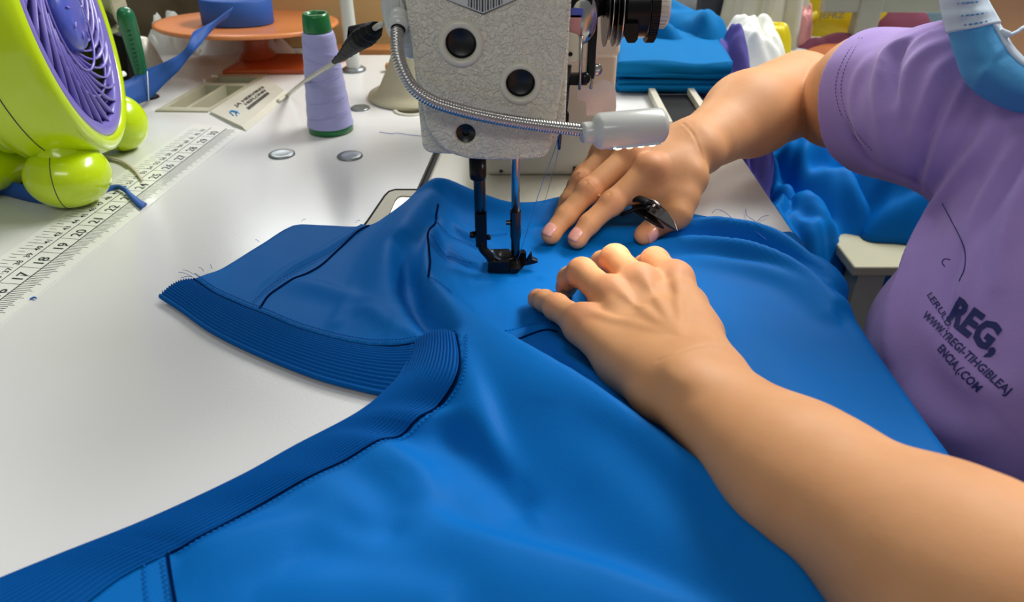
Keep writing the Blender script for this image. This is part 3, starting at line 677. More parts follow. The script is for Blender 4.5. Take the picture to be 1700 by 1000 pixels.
for k in range(5):
    a0 = 2*math.pi*k/5; A = []; B = []
    for t in np.linspace(0, 1, 10):
        r = .02 + .08*t; A.append(facept(r, a0 - .35*t, -.020)); B.append(facept(r, a0 + .75 + .2*t, -.040))
    b.loft([A, (np.array(A)+np.array(B))/2 + fn*.004, B])
o = b.build('fan_blades', M['vblade'], fan); mod_solid(o, .0015, 0)
b = MB(); b.lathe([(0, -.052), (RF+.006, -.052)], fc, fn, n=64); b.build('motor_plate', M['vblade'], fan)
# rear housing with louvres
b = MB(); prof = [(RF+.008, -.060)]
for k in range(7):
    h = -.064 - k*.010; r = RF + .006 - .002*k - .0012*k*k; prof += [(r, h), (r, h-.0065), (r-.007, h-.0072), (r-.007, h-.0095)]
prof += [(RF-.06, -.140), (0, -.146)]
b.lathe(prof, fc, fn, n=72); o = b.build('rear_louvre_housing', M['lime'], fan); sharp(o, 30)
# ball feet on stalks
def foot(px, py, rx, rz, d0, name='foot'):
    c = P(px, py, rz); b = MB()
    R = np.array([fn*[1, 1, 0]/np.linalg.norm(fn[:2]), fx, [0, 0, 1]])
    b.ell(c, (rx, rx*.93, rz), R, 48, 28); f = b.build(name, M['lime'], fan)
    b = MB(); pts = []
    for t in np.linspace(-1.5, 1.5, 40): pts.append(c + R[0]*(-.12*rx) + (R[1]*math.cos(t)*.0 + R[1]*(rx*.935)*math.sin(t)*0) + np.array([0, 0, 0]))
    ring = [c + R[0]*(-.10*rx) + R[1]*(.93*rx*.998*math.cos(t)) + np.array([0, 0, 1])*(rz*.998*math.sin(t)) for t in np.linspace(0, 2*math.pi, 60)]
    b.tube(ring, .0004, 6, False); b.build('foot_seam', M['ink'], f)
    d = fc - fn*.03 + fx*(np.sign((c-fc) @ fx)*.07) - fy*.085
    b = MB(); b.tube([c + np.array([0, 0, rz*.3]), c*.5+d*.5, d], [rx*.72, rx*.55, rx*.4], 24); b.build('foot_stalk', M['lime'], f)
    return c
cA = foot(113, 291, .0375, .0300, 0); cB = foot(197, 204, .0300, .0310, 0)
b = MB(); rc_ = base + np.array([-.075, 0, 0]); b.ell(rc_ + [0, -.02, .028], (.05, .075, .028), None, 32, 18); b.ell(rc_ + [-.0, 0, .06], (.03, .05, .05), None, 24, 14); b.build('rear_base', M['lime'], fan)
# ================================================================== BLUE GARMENT
def G2(px, py, z=.006): return P(px, py, z)[:2]
EDGE = TX1 - .002                              # cloth turns down over this edge of the table
# folds: (kind, [(px, py, height)], width to the left of travel, width to the right)
FOLDS = [
 # main crest running from the neck seam down to the lower right
 ([(705, 480, .004), (722, 505, .012), (760, 535, .019), (815, 572, .023), (880, 612, .026), (960, 665, .029), (1053, 735, .031), (1170, 822, .031), (1276, 915, .030), (1347, 990, .028), (1420, 1060, .025)], .017, .050),
 # ridge beside the forearm, and small one from the hem end
 ([(905, 552, .002), (945, 590, .008), (1000, 650, .010), (1060, 712, .010), (1120, 770, .008), (1180, 830, .006), (1260, 910, .004)], .008, .012),
 # lesser crest down from the neck
 ([(735, 560, .003), (762, 617, .010), (795, 690, .014), (815, 745, .012), (845, 800, .006)], .012, .020),
 # puckers near the waistband seam
 ([(610, 735, .002), (650, 760, .008), (690, 790, .010), (712, 830, .008), (715, 870, .004)], .012, .020),
 ([(520, 800, .002), (560, 830, .006), (600, 880, .008), (640, 930, .007), (700, 980, .004)], .016, .022),
 ([(690, 850, .004), (735, 893, .012), (800, 918, .016), (880, 940, .016), (960, 962, .015), (1060, 1000, .014), (1180, 1060, .012)], .014, .040),
 ([(300, 930, .001), (360, 915, .006), (430, 890, .007), (500, 880, .005), (560, 900, .002)], .014, .03),
 ([(420, 1010, .004), (520, 985, .009), (620, 990, .010), (720, 1020, .010)], .02, .03),
 ([(640, 690, .0), (690, 705, .006), (730, 700, .007), (770, 712, .004)], .006, .010),
 # roll standing up along the far edge behind the needle
 ([(690, 335, .003), (716, 318, .012), (745, 316, .013), (790, 332, .010), (840, 346, .008), (890, 346, .008), (940, 336, .007), (1000, 345, .004)], .010, .013),
 # roll running down from the far left corner
 ([(735, 310, .004), (702, 345, .014), (676, 385, .017), (655, 425, .015), (645, 470, .011), (640, 520, .006), (650, 560, .002)], .020, .024),
 ([(742, 345, .002), (728, 380, .007), (714, 412, .010), (708, 450, .011), (708, 490, .012), (716, 515, .008)], .010, .006),
 # wrinkles inside the sleeve panel
 ([(470, 470, .0), (520, 475, .003), (580, 495, .004), (640, 530, .004), (700, 570, .002)], .008, .012),
 ([(560, 520, .0), (610, 525, .004), (640, 545, .005), (665, 570, .003)], .006, .008),
 ([(600, 455, .0), (580, 500, .003), (560, 540, .003)], .008, .008),
 ([(420, 500, .0), (470, 455, .0022), (540, 415, .0025), (600, 380, .002)], .003, .006),
 # small wrinkles around the presser foot
 ([(735, 362, .001), (765, 385, .004), (795, 402, .004), (815, 412, .001)], .005, .005),
 ([(718, 408, .001), (750, 425, .004), (785, 440, .0045), (812, 446, .002)], .005, .006),
 ([(730, 440, .001), (755, 470, .004), (770, 500, .004), (775, 525, .001)], .006, .006),
 ([(800, 385, .0), (840, 380, .002), (880, 385, .0025), (930, 375, .002)], .006, .006),
 # folds beyond the near hand running over the table edge
 ([(940, 380, .002), (1040, 388, .006), (1100, 384, .010), (1174, 376, .013), (1228, 382, .014), (1264, 392, .015), (1300, 410, .015), (1338, 436, .012), (1380, 470, .008)], .012, .0075),
 ([(1040, 415, .001), (1084, 410, .006), (1138, 404, .010), (1192, 408, .012), (1246, 418, .013), (1300, 438, .012), (1345, 466, .010), (1385, 505, .008)], .008, .010),
 ([(1120, 436, .0), (1160, 434, .003), (1210, 440, .005), (1270, 452, .006), (1330, 478, .006), (1375, 520, .005)], .008, .012),
 ([(1180, 520, .0), (1240, 560, .0015), (1320, 640, .002), (1400, 720, .001)], .02, .03),
 # hem lip left of the little finger
 ([(820, 556, .0005), (850, 562, .003), (880, 552, .0035), (915, 545, .003)], .007, .0022),
]
FOLDS += [([(690, 410, .006), (712, 470, .013), (735, 530, .014), (750, 575, .009)], .026, .020), ([(600, 800, .002), (720, 850, .006), (850, 900, .007), (980, 950, .006)], .05, .05),
 ([(655, 560, .002), (690, 575, .006), (722, 590, .006)], .004, .005), ([(640, 600, .0), (655, 560, .004), (672, 530, .003)], .005, .005)]
VALL = [
 ([(668, 425, .008), (680, 480, .016), (702, 535, .019), (736, 588, .014)], .009, .009), ([(724, 372, .004), (738, 410, .004), (745, 450, .003)], .004, .006),
 ([(870, 572, .002), (930, 625, .004), (1000, 690, .005), (1080, 765, .005), (1170, 850, .004), (1260, 935, .003)], .007, .007),
 ([(712, 722, .002), (765, 745, .007), (810, 790, .008), (860, 850, .006)], .010, .014), ([(930, 740, .002), (1020, 800, .006), (1100, 870, .007), (1180, 945, .006)], .012, .016), ([(560, 840, .001), (590, 880, .004), (640, 900, .004)], .010, .010),
]
foldw = []
for pts, wl, wr in FOLDS: foldw.append((np.array([G2(a, b_, .8*h) for a, b_, h in pts]), np.array([h*1.35 for *_, h in pts]), wl, wr, 1))
for pts, wl, wr in VALL: foldw.append((np.array([G2(a, b_) for a, b_, h in pts]), np.array([h for *_, h in pts]), wl, wr, -1))
def fold_height(Q):
    Q = np.asarray(Q, float); z = np.zeros(len(Q)); neg = np.zeros(len(Q))
    for pl, hh, wl, wr, sg in foldw:
        pp = cr(np.column_stack([pl, hh]), 4); lo = pp[:, :2].min(0) - 3*max(wl, wr); hi = pp[:, :2].max(0) + 3*max(wl, wr)
        m = np.all((Q > lo) & (Q < hi), axis=1)
        if not m.any(): continue
        d, h, s = dist_poly(Q[m], pp[:, :2], pp[:, 2]); w = np.where(s > 0, wl, wr)
        # end fade
        v = np.maximum(h, 0)*np.exp(-(d/w)**2*1.1)
        if sg > 0: z[m] = (z[m]**2.2 + v**2.2)**(1/2.2)
        else: neg[m] += v
    n1 = np.array([noise.noise(Vector((q[0]*14, q[1]*14, 1.3))) for q in Q]); n2 = np.array([noise.noise(Vector((q[0]*45, q[1]*45, 7.3))) for q in Q])
    return np.maximum(.0026 + z - neg + .0012*n1 + .0004*n2, .0016)
def cloth_z(Q):
    """height of the garment above the table, flattened where arms, fingers and the presser foot rest on it"""
    Q = np.atleast_2d(np.asarray(Q, float)); z = fold_height(Q)
    for a, b_, r, lift in PRESS:
        pl = np.array([a[:2], b_[:2]]); zz = np.array([a[2], b_[2]]); d, c, _ = dist_poly(Q, pl, zz)
        lim = np.maximum(c - np.sqrt(np.maximum(r*r - np.minimum(d, r)**2, 0)), .0020) - .0004
        lim = np.where(d < r, lim, lim + (d - r)*1.4)
        z = np.minimum(z, np.maximum(lim, .0016))
    return z
PRESS = []
def J(px, py, z): return P(px, py, z)
# limbs that lie on the cloth (joint positions shared with the figure below)
NH = dict(wr=D(1146, 642, .415), fa=D(1330, 786, .357), el=D(1575, 950, .300),
          p=[J(968, 540, .029), J(924, 510, .024), J(905, 500, .017), J(893, 496, .012)],
          r=[J(1013, 494, .038), J(966, 453, .038), J(946, 463, .024), J(940, 476, .012)],
          m=[J(1062, 474, .043), J(1021, 430, .044), J(1000, 436, .028), J(992, 452, .012)],
          i=[J(1119, 468, .041), J(1087, 434, .040), J(1070, 442, .024), J(1062, 458, .011)],
          t=[J(1165, 560, .032), J(1140, 512, .020), J(1108, 490, .014), J(1085, 482, .011)])
FH = dict(wr=D(1160, 242, .682), fa=D(1243, 190, .740), el=D(1326, 156, .790),
          i=[J(1080, 282, .056), J(1016, 337, .036), J(978, 372, .022), J(959, 396, .0125)],
          m=[J(1047, 258, .060), J(977, 317, .040), J(940, 358, .024), J(915, 389, .0125)],
          r=[J(1016, 250, .058), J(966, 300, .038), J(944, 334, .024), J(934, 356, .014)],
          p=[J(1002, 256, .050), J(968, 290, .036), J(955, 306, .024), J(946, 322, .014)],
          t=[J(1142, 295, .046), J(1124, 356, .026), J(1092, 372, .017), J(1071, 390, .0125)])
for F_ in (NH, FH):
    for k in 'prmi':
        for a, b_ in zip(F_[k][1:-1], F_[k][2:]): PRESS.append((a, b_, .0085, 0))
PRESS += [(FH['t'][2], FH['t'][3], .010, 0), (NH['wr'], NH['fa'], .031, 0), (NH['fa'], NH['el'], .038, 0), (NH['p'][0], NH['wr'], .022, 0), (NH['m'][0], NH['wr'], .025, 0), (NH['i'][0], NH['t'][0], .025, 0)]
PRESS += [(P(800, 440, .016), P(890, 440, .016), .014, 0)]

inner1 = [(320, 457), (355, 481), (392, 498), (430, 513), (500, 541), (580, 566), (650, 584), (700, 592), (757, 600)]
inner2 = [(757, 600), (763, 640), (756, 668), (722, 690), (640, 731), (540, 776), (430, 831), (350, 878), (280, 912), (200, 952), (130, 1002), (40, 1062)]
outl = [(320, 457), (342, 449), (366, 441), (400, 421), (440, 396), (485, 369), (530, 369), (590, 372), (618, 369), (652, 352), (682, 334), (704, 312), (726, 305), (758, 311), (800, 325), (835, 335), (870, 337), (905, 333), (950, 322), (1010, 328), (1080, 338), (1140, 348), (1190, 357), (1240, 368), (1285, 377)]
poly = [G2(*p) for p in inner1[1:-1][::-1]] 
polyc = []
for q in cr([G2(*p) for p in outl], 3): polyc.append(q)
yfar = polyc[-1][1]
polyc += [np.array([EDGE, yfar-.004]), np.array([EDGE+.06, yfar-.012]), np.array([EDGE+.14, yfar-.02]), np.array([EDGE+.24, yfar-.05]), np.array([EDGE+.27, .40]), np.array([EDGE+.25, .20]), np.array([EDGE+.2, .06]), np.array([EDGE, .05]), np.array([.0, .06]), np.array([-.14, .09])]
for q in cr([G2(*p) for p in inner2[::-1]], 4): polyc.append(q)
for q in cr([G2(*p) for p in inner1[::-1]], 3)[1:-1]: polyc.append(q)
polyc = np.array(polyc)
def dedupe(p, e=.0016):
    o = [p[0]]
    for q in p[1:]:
        if np.linalg.norm(q - o[-1]) > e: o.append(q)
    if np.linalg.norm(o[0]-o[-1]) < e: o.pop()
    return np.array(o)
def densify(p, e):
    o = []
    for i in range(len(p)):
        a, b_ = p[i], p[(i+1) % len(p)]; n = max(1, int(np.linalg.norm(b_-a)/e))
        for k in range(n): o.append(a + (b_-a)*k/n)
    return np.array(o)
polyc = densify(dedupe(polyc), .0035)
def inside(Q, poly):
    x, y = Q[:, 0], Q[:, 1]; c = np.zeros(len(Q), bool); n = len(poly); j = n-1
    for i in range(n):
        xi, yi = poly[i]; xj, yj = poly[j]
        m = ((yi > y) != (yj > y)) & (x < (xj-xi)*(y-yi)/(yj-yi+1e-15) + xi); c ^= m; j = i
    return c
def fill(poly, h):
    lo, hi = poly.min(0), poly.max(0); X, Y = np.meshgrid(np.arange(lo[0], hi[0], h), np.arange(lo[1], hi[1], h*.87)); X = X + (np.arange(X.shape[0]) % 2)[:, None]*h/2
    Q = np.column_stack([X.ravel(), Y.ravel()]); Q = Q[inside(Q, poly)]
    d, _, _ = dist_poly(Q, np.vstack([poly, poly[:1]])); Q = Q[d > h*.55]
    V2 = [Vector(q) for q in np.vstack([poly, Q])]; n = len(poly)
    r = delaunay_2d_cdt(V2, [(i, (i+1) % n) for i in range(n)], [list(range(n))], 1, 1e-7)
    return np.array([v[:] for v in r[0]]), [list(f) for f in r[2]]
def drape(Q, z):
    """wrap flat cloth coordinates over the right-hand table edge"""
    Q = np.asarray(Q, float); out = np.column_stack([Q[:, 0], Q[:, 1], z]).astype(float); R = .010; s = Q[:, 0] - (EDGE - .006); m = s > 0
    ang = np.minimum(s/R, math.pi/2*.97); rest = np.maximum(s - R*math.pi/2*.97, 0); off = R + z
    cx = EDGE - .006 + off*np.sin(ang) + rest*np.cos(math.pi/2*.97); cz = -R + off*np.cos(ang) - rest*np.sin(math.pi/2*.97)
    wave = .006*np.sin(Q[:, 1]*55 + 1.0)*np.clip(rest/.06, 0, 1)
    out[m, 0] = (cx + wave)[m] + .0015; out[m, 2] = cz[m] + .001
    return out
V2, Fc = fill(polyc, .0034)
zc = cloth_z(V2)
be = np.clip((V2[:, 0]-EDGE)/.05, 0, 1); zc = zc*(1-.4*be)
Vc = drape(V2, zc)
garm = thing('garment', 'royal blue unfinished garment spread under the presser foot, ribbed bands at its left edge', 'garment', P(850, 700))
o = mesh('main_fabric', Vc, Fc, M['garment'], garm); mod_solid(o, .0008)
BOUND = None
# ribbed bands: lofted strips with knitted ribs
def band(name, outer, inner, nr, zo, zi=None, lift=0.0, na=150, amp=.00075, wave=0.0, roll=.006):
    A = resample(cr([G2(*p, zo) for p in outer], 8), na); B = resample(cr([G2(*p) for p in inner], 8), na)
    zb = cloth_z(B) + .0004; nv = nr*5; rows = []
    for j in range(nv+1):
        t = j/nv; Q = A*(1-t) + B*t; u = np.linspace(0, 1, na)
        z = zo*(1-t) + zb*t + lift*math.sin(math.pi*t) + amp*math.cos(2*math.pi*nr*t) + wave*np.sin(u*9+1)*math.sin(math.pi*t)
        if callable(zi): z = z + zi(u, t)
        rows.append(np.column_stack([Q, z]))
    rows = rows[::-1]
    # rolled lower edge
    e = rows[-1]; dirv = (A - B); dirv /= np.linalg.norm(dirv, axis=1)[:, None]
    for k in range(1, 5):
        a = k/4*math.pi*.9; r = np.minimum(e[:, 2]-.0006, .0022).clip(.0006)
        rows.append(np.column_stack([A + dirv*(np.sin(a)*r)[:, None]*.9, e[:, 2] - r*(1-math.cos(a))]))
    b = MB(); b.loft([drape(r_[:, :2], r_[:, 2]) for r_ in rows]); o = b.build(name, M['rib'], garm); mod_solid(o, .0009); return o
outer1 = [(266, 489), (300, 511), (350, 546), (420, 581), (520, 621), (600, 643), (650, 653), (700, 662), (745, 665)]
band('ribbed_band', outer1, inner1, 14, .0055, lift=.0035, wave=.0006)
outer2 = [(688, 589), (684, 612), (668, 640), (640, 662), (600, 686), (500, 736), (400, 791), (250, 861), (100, 921), (0, 962), (-120, 1014)]
z2 = lambda u, t: .011*np.exp(-(u/.13)**2)*(1-t)**.6 + .004*np.exp(-((u-.12)/.1)**2)
band('ribbed_band', outer2, inner2, 16, .0035, z2, lift=.003, na=230, wave=.0008)
# stitching and seams
def onclothxy(pts, dz=.0012, n=None):
    q = cr([G2(*p) for p in pts], 8); L = np.sum(np.linalg.norm(np.diff(q, axis=0), axis=1)); q = resample(q, n or max(8, int(L/.0012)))
    return drape(q, cloth_z(q) + dz)
def stitches(px, pitch=.0030, duty=.62, r=.00042, dz=.0011, zz=0.0):
    p = onclothxy(px, dz, None); L = np.concatenate([[0], np.cumsum(np.linalg.norm(np.diff(p, axis=0), axis=1))]); s = 0; k = 0
    while s + pitch*duty < L[-1]:
        q = np.array([[np.interp(s + pitch*duty*t, L, p[:, c]) for c in range(3)] for t in (0, .5, 1)]); q[1, 2] += .0003
        if zz: q[0, 1] += zz; q[2, 1] -= zz
        B_.tube(q, r, 5); s += pitch; k += 1
off = lambda pts, dx, dy: [(a+dx, b_+dy) for a, b_ in pts]
for px_, kw in ((off(inner1, 2, -7), {}), ([(776, 606), (775, 645), (768, 672), (728, 697), (646, 738), (546, 783), (436, 838), (356, 885), (286, 919)], {}),
    ([(838, 552), (862, 545), (890, 540), (918, 540)], {}), ([(722, 372), (740, 388), (770, 398), (795, 408)], {}), ([(716, 412), (740, 424), (762, 434), (785, 440)], {}),
    ([(238, 935), (240, 970), (246, 1010)], {}), ([(268, 925), (274, 965), (282, 1005)], {}), ([(800, 384), (822, 386), (845, 383)], {}), ([(712, 500), (728, 508), (744, 520), (752, 530)], {}),
    ([(418, 497), (450, 470), (500, 440), (555, 410), (600, 374)], dict(pitch=.0034, duty=.6, r=.0003))):
    B_ = MB(); stitches(px_, **kw); B_.build('stitching', M['stitch'], garm)
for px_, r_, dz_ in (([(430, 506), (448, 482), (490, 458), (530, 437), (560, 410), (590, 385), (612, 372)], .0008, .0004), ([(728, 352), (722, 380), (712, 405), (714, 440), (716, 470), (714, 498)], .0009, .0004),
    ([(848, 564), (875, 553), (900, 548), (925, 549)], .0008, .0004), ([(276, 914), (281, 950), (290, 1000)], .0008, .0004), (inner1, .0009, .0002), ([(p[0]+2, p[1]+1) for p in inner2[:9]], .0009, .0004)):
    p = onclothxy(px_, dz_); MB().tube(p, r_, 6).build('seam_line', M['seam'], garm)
for (a, c) in (((318, 459), (296, 452)), ((322, 456), (303, 448)), ((320, 460), (300, 462)), ((338, 450), (330, 444)), ((352, 446), (349, 439)), ((590, 370), (598, 366)), ((500, 368), (508, 364)), ((272, 487), (268, 483)), ((430, 402), (424, 398))):
    a3, c3 = P(*a, .004), P(*c, .003); MB().tube(cr([a3, (a3+c3)/2 + [0, 0, .001], c3], 3), .00022, 4).build('frayed_thread', M['thread'], garm)
for pts in ([(1182, 354, .004), (1190, 348, .006), (1204, 353, .004), (1222, 368, .01), (1250, 382, .016), (1272, 398, .017)], [(1255, 368, .003), (1240, 358, .003), (1238, 347, .003)], [(1257, 368, .003), (1266, 360, .003), (1276, 358, .003)]):
    MB().tube(cr([P(*p) for p in pts], 6), .00028, 4).build('frayed_thread', M['thread'], garm)
# ================================================================== SEWING MACHINE
YF = .490                                            # plane of the face plate
ma = thing('sewing_machine', 'cream industrial sewing machine with its black presser foot down on the blue cloth', 'sewing machine', (.01, .7, 0))
# bed
bp = [np.array([bedx(BY0, .0065), BY0+.002, 0]), np.array([BX1-.0035, BY0+.002, 0]), np.array([BX1-.0035, BY1-.003, 0]), np.array([bedx(BY1, .0065), BY1-.003, 0])]
b = MB(); b.prism3([p + np.array([0, 0, -.05]) for p in bp], (0, 0, .0502)); o = b.build('bed', M['cream'], ma, smooth=False); mod_bevel(o, .004, 4)
gq = [np.array([bedx(BY0, .0002), BY0+.001, -.006]), np.array([bedx(BY0, .0075), BY0+.001, -.006]), np.array([bedx(BY1, .0075), BY1-.001, -.006]), np.array([bedx(BY1, .0002), BY1-.001, -.006])]
b = MB().prism3(gq, (0, 0, .0015)); b.build('bed_gap_strip', M['black'], ma, smooth=False)  # black strip laid in the gap along the bed's left edge
b = MB(); b.box((.0, .533, .0002), (.05, .03, .0008)); b.build('needle_plate', M['steel'], ma, smooth=False)
# pillar and arm
YP = .715
pl = PY(806, 250, YP)[0]; pr = PY(1019, 190, YP)[0]; pu = PY(1030, 60, YP)[0]; zb = PY(1000, 96, YP)[2]
b = MB(); b.prism3([(pl, YP, .0003), (pr, YP, .0003), (pr, YP, zb+.006), (pl-.03, YP, zb+.006), (pl-.03, YP, .05), (pl-.004, YP, .02)], (0, .17, 0)); o = b.build('pillar', M['cream'], ma, smooth=False); mod_bevel(o, .006, 4)
b = MB(); b.box((PY(959, 282, YP)[0], YP-.0006, PY(959, 283, YP)[2]), (.0105, .003, .0085)); b.build('pillar_slot', M['void'], ma, smooth=False)
b = MB(); c = PY(832, 284, YP); b.lathe([(0, .0012), (.0016, .001), (.002, 0)], c - [0, .0004, 0], (0, -1, 0), n=16); b.build('pillar_screw', M['dsteel'], ma)
b = MB(); xl = PY(703, 200, YF+.03)[0]; zt = .30
b.prism3([(xl, YP-.01, zb+.001), (pu, YP-.01, zb+.001), (pu, YP-.01, zt), (xl, YP-.01, zt)], (0, .19, 0)); o = b.build('arm_rear', M['cream'], ma, smooth=False); mod_bevel(o, .007, 4)
zh = PY(720, 240, YF+.03)[2]
b = MB(); xr = PY(940, 100, YF+.03)[0]
q = [(xl, 0, zh+.004), (xl+.004, 0, zh), (xl+.02, 0, zh-.001), (xr-.01, 0, zh+.004), (xr, 0, zh+.02), (xr, 0, zt), (xl-.006, 0, zt)]
b.prism3([(p[0], YF+.012, p[2]) for p in q], (0, YP-YF-.01, 0)); o = b.build('arm', M['wrinkle'], ma, smooth=False); mod_bevel(o, .004, 4)
# face plate with three openings
fp = [(668, -45), (672, 0), (680, 60), (690, 110), (699, 160), (704, 192), (711, 218), (722, 234), (736, 248), (755, 259), (778, 265), (810, 267), (850, 267), (885, 265), (903, 262), (911, 254), (916, 238), (920, 214), (927, 180), (936, 130), (945, 60), (949, 0), (951, -45)]
fpts = [PY(x, y, YF) for x, y in fp]
b = MB(); b.prism3(fpts, (0, .024, 0)); face = b.build('face_plate', M['wrinkle'], ma, smooth=False)
holes = [(765, 73, 26, 38), (864, 139, 24.5, 35), (773, 223, 15.5, 0)]
for hx, hy, r, R in holes:
    c = PY(hx, hy, YF); s = np.linalg.norm(PY(hx+10, hy, YF)-c)/10
    cu = MB().lathe([(0, -.004), (r*s, -.004), (r*s, .016), (0, .016)], c, (0, 1, 0), n=48).build('cutter', None, smooth=False); cut(face, cu)
mod_bevel(face, .0045, 5, 40); sharp(face, 50)
for hx, hy, r, R in holes:
    c = PY(hx, hy, YF); s = np.linalg.norm(PY(hx+10, hy, YF)-c)/10
    if R:
        b = MB(); b.lathe([(r*s-.0002, .003), (r*s, -.0012), (r*s+.0012, -.0020), (R*s*.86, -.0022), (R*s*.97, -.0014), (R*s*1.03, .0004)], c, (0, 1, 0), n=56); b.build('hole_rim', M['cream'], ma)
        b = MB(); b.lathe([(0, .0050), (r*s*.8, .0052), (r*s-.0006, .0036), (r*s-.0001, .0025)], c, (0, 1, 0), n=48); b.build('rubber_plug', M['void'], ma)
    else:
        b = MB(); b.lathe([(0, .0055), (r*s*.35, .0054), (r*s*.38, .003), (r*s*.75, .0022), (r*s-.0002, .0012), (r*s-.0002, .006)], c, (0, 1, 0), n=40); o = b.build('screw', M['void'], ma); sharp(o, 30)
# ribbed chevron panel at the top of the face
ch = [PY(745, 0, YF-.0005), PY(802, 22, YF-.0005), PY(853, 0, YF-.0005), PY(880, -20, YF-.0005), PY(718, -20, YF-.0005)]
b = MB(); b.prism3([p - np.array([0, .0008, 0]) for p in ch], (0, .0016, 0)); pan = b.build('vent_panel', M['lamp'], ma, smooth=False)
b = MB()
for i in range(13):
    x = 778 + i*4.6; yt = -12; lim = (802-745)
    yb = (x-745)/57*22 if x < 802 else (853-x)/51*22
    if yb > 2: b.tube([PY(x, yt, YF-.0014), PY(x, yb-2, YF-.0014)], .00055 if i % 2 else .0003, 6)
b.build('vent_rib', M['dsteel'], pan)
b = MB(); b.tube([PY(738, -3, YF-.0008), PY(802, 23, YF-.0008), PY(860, -3, YF-.0008)], .0005, 6); b.build('vent_outline', M['dsteel'], pan)

# presser bar, presser foot
YB = .522
def col(px, py0, py1, y=YB): a = PY(px, py0, y); c = PY(px, py1, y); a[0] = c[0]; return a, c
pbx = PY(796, 300, YB)[0]; Z = lambda py: PY(796, py, YB)[2]
b = MB(); b.lathe([(0, Z(255)), (.0064, Z(255)), (.0066, Z(290)), (.0060, Z(296)), (0, Z(296))], (pbx-.001, YB, 0), n=32); b.build('presser_bar_collar', M['blkmetal'], ma)
b = MB(); b.lathe([(.0046, Z(290)), (.0046, Z(398)), (0, Z(398))], (pbx, YB, 0), n=24); b.build('presser_bar', M['dsteel'], ma)
pf = []
b = MB(); R3 = np.eye(3); b.box((pbx+.0005, YB-.001, (Z(352)+Z(405))/2), (.0088, .0085, Z(352)-Z(405))); b.tube(cr([(pbx, YB-.002, Z(398)), (pbx+.0015, YB-.003, Z(410)), (pbx+.006, YB-.004, Z(420)), (pbx+.009, YB-.004, Z(430))], 4), .0036, 10)
foot = b.build('presser_foot', M['blkmetal'], ma); sharp(foot, 35)
b = MB(); b.lathe([(0, 0), (.0024, 0), (.0028, .001), (.0028, .004), (0, .004)], (pbx-.0086, YB-.002, Z(388)), (1, 0, 0), n=18); b.lathe([(0, .0), (.002, 0), (.0024, .0025), (0, .0035)], (pbx+.005, YB-.002, Z(392)), (1, 0, 0), n=18); b.build('clamp_screw', M['blkmetal'], foot)
F0 = P(809, 452, .0045); fx0 = F0[0]; yf0 = F0[1]; FZ = .0035
fxe = P(868, 452, .0045)[0]; fm = P(846, 452, .0045)[0]
b = MB(); b.prism3([(fx0, yf0, FZ), (fm, yf0, FZ), (fm, yf0, FZ+.011), (fx0+.001, yf0, FZ+.0105)], (0, .022, 0)); o = b.build('toe', M['blkmetal'], foot, smooth=False); mod_bevel(o, .0012, 3)
b = MB(); b.prism3([(fm, yf0, FZ), (fxe-.004, yf0, FZ), (fxe+.003, yf0, FZ+.009), (fxe-.002, yf0, FZ+.004), (fm, yf0, FZ+.004)], (0, .022, 0)); b.prism3([(fm, yf0+.016, FZ), (fxe, yf0+.016, FZ), (fxe+.002, yf0+.016, FZ+.010), (fm, yf0+.016, FZ+.009)], (0, .006, 0)); o = b.build('toe', M['blkmetal'], foot, smooth=False); mod_bevel(o, .0008, 2)
b = MB(); wq = [(fxe-.002, FZ+.002), (fxe+.003, FZ+.007), (fxe+.0065, FZ+.014), (fxe+.0075, FZ+.0135), (fxe+.0075, FZ+.009), (fxe+.0115, FZ+.0075), (fxe+.0125, FZ+.0055), (fxe+.006, FZ+.0035)]
b.prism3([(x, yf0+.007, z) for x, z in wq], (0, .005, 0)); o = b.build('guide_finger', M['blkmetal'], foot, smooth=False); mod_bevel(o, .0007, 2)
b = MB(); b.box((fx0+.0035, yf0+.007, FZ+.013), (.0055, .004, .006), np.array([[.9, 0, .43], [0, 1, 0], [-.43, 0, .9]])); b.tube([(fx0+.005, yf0+.006, FZ+.012), (fx0+.011, yf0+.002, FZ+.0112)], .0011, 8); o = b.build('hinge_pin', M['steel'], foot, smooth=False)
b = MB(); b.ell((fx0+.016, yf0+.011, FZ+.0105), (.0075, .008, .0018)); b.build('hinge_pin', M['blkmetal'], foot)
# needle bar, clamp, needle
nbx = PY(856, 300, YB)[0]
b = MB(); b.lathe([(.0032, Z(250)), (.0032, Z(352)), (0, Z(352))], (nbx, YB, 0), n=24); b.build('needle_bar', M['steel'], ma)
b = MB(); b.lathe([(0, Z(350)), (.0044, Z(350)), (.0044, Z(392)), (.0036, Z(398)), (.0034, Z(420)), (.0015, Z(428)), (0, Z(428))], (nbx, YB, 0), n=24); b.lathe([(0, 0), (.002, 0), (.002, .004), (0, .004)], (nbx-.0075, YB, Z(370)), (1, 0, 0), n=14); cl = b.build('needle_clamp', M['dsteel'], ma); sharp(cl, 35)
b = MB(); b.lathe([(.0009, Z(420)), (.00085, .014), (.0003, .004), (0, .002)], (nbx+.0012, YB, 0), n=12); b.build('needle', M['steel'], ma)
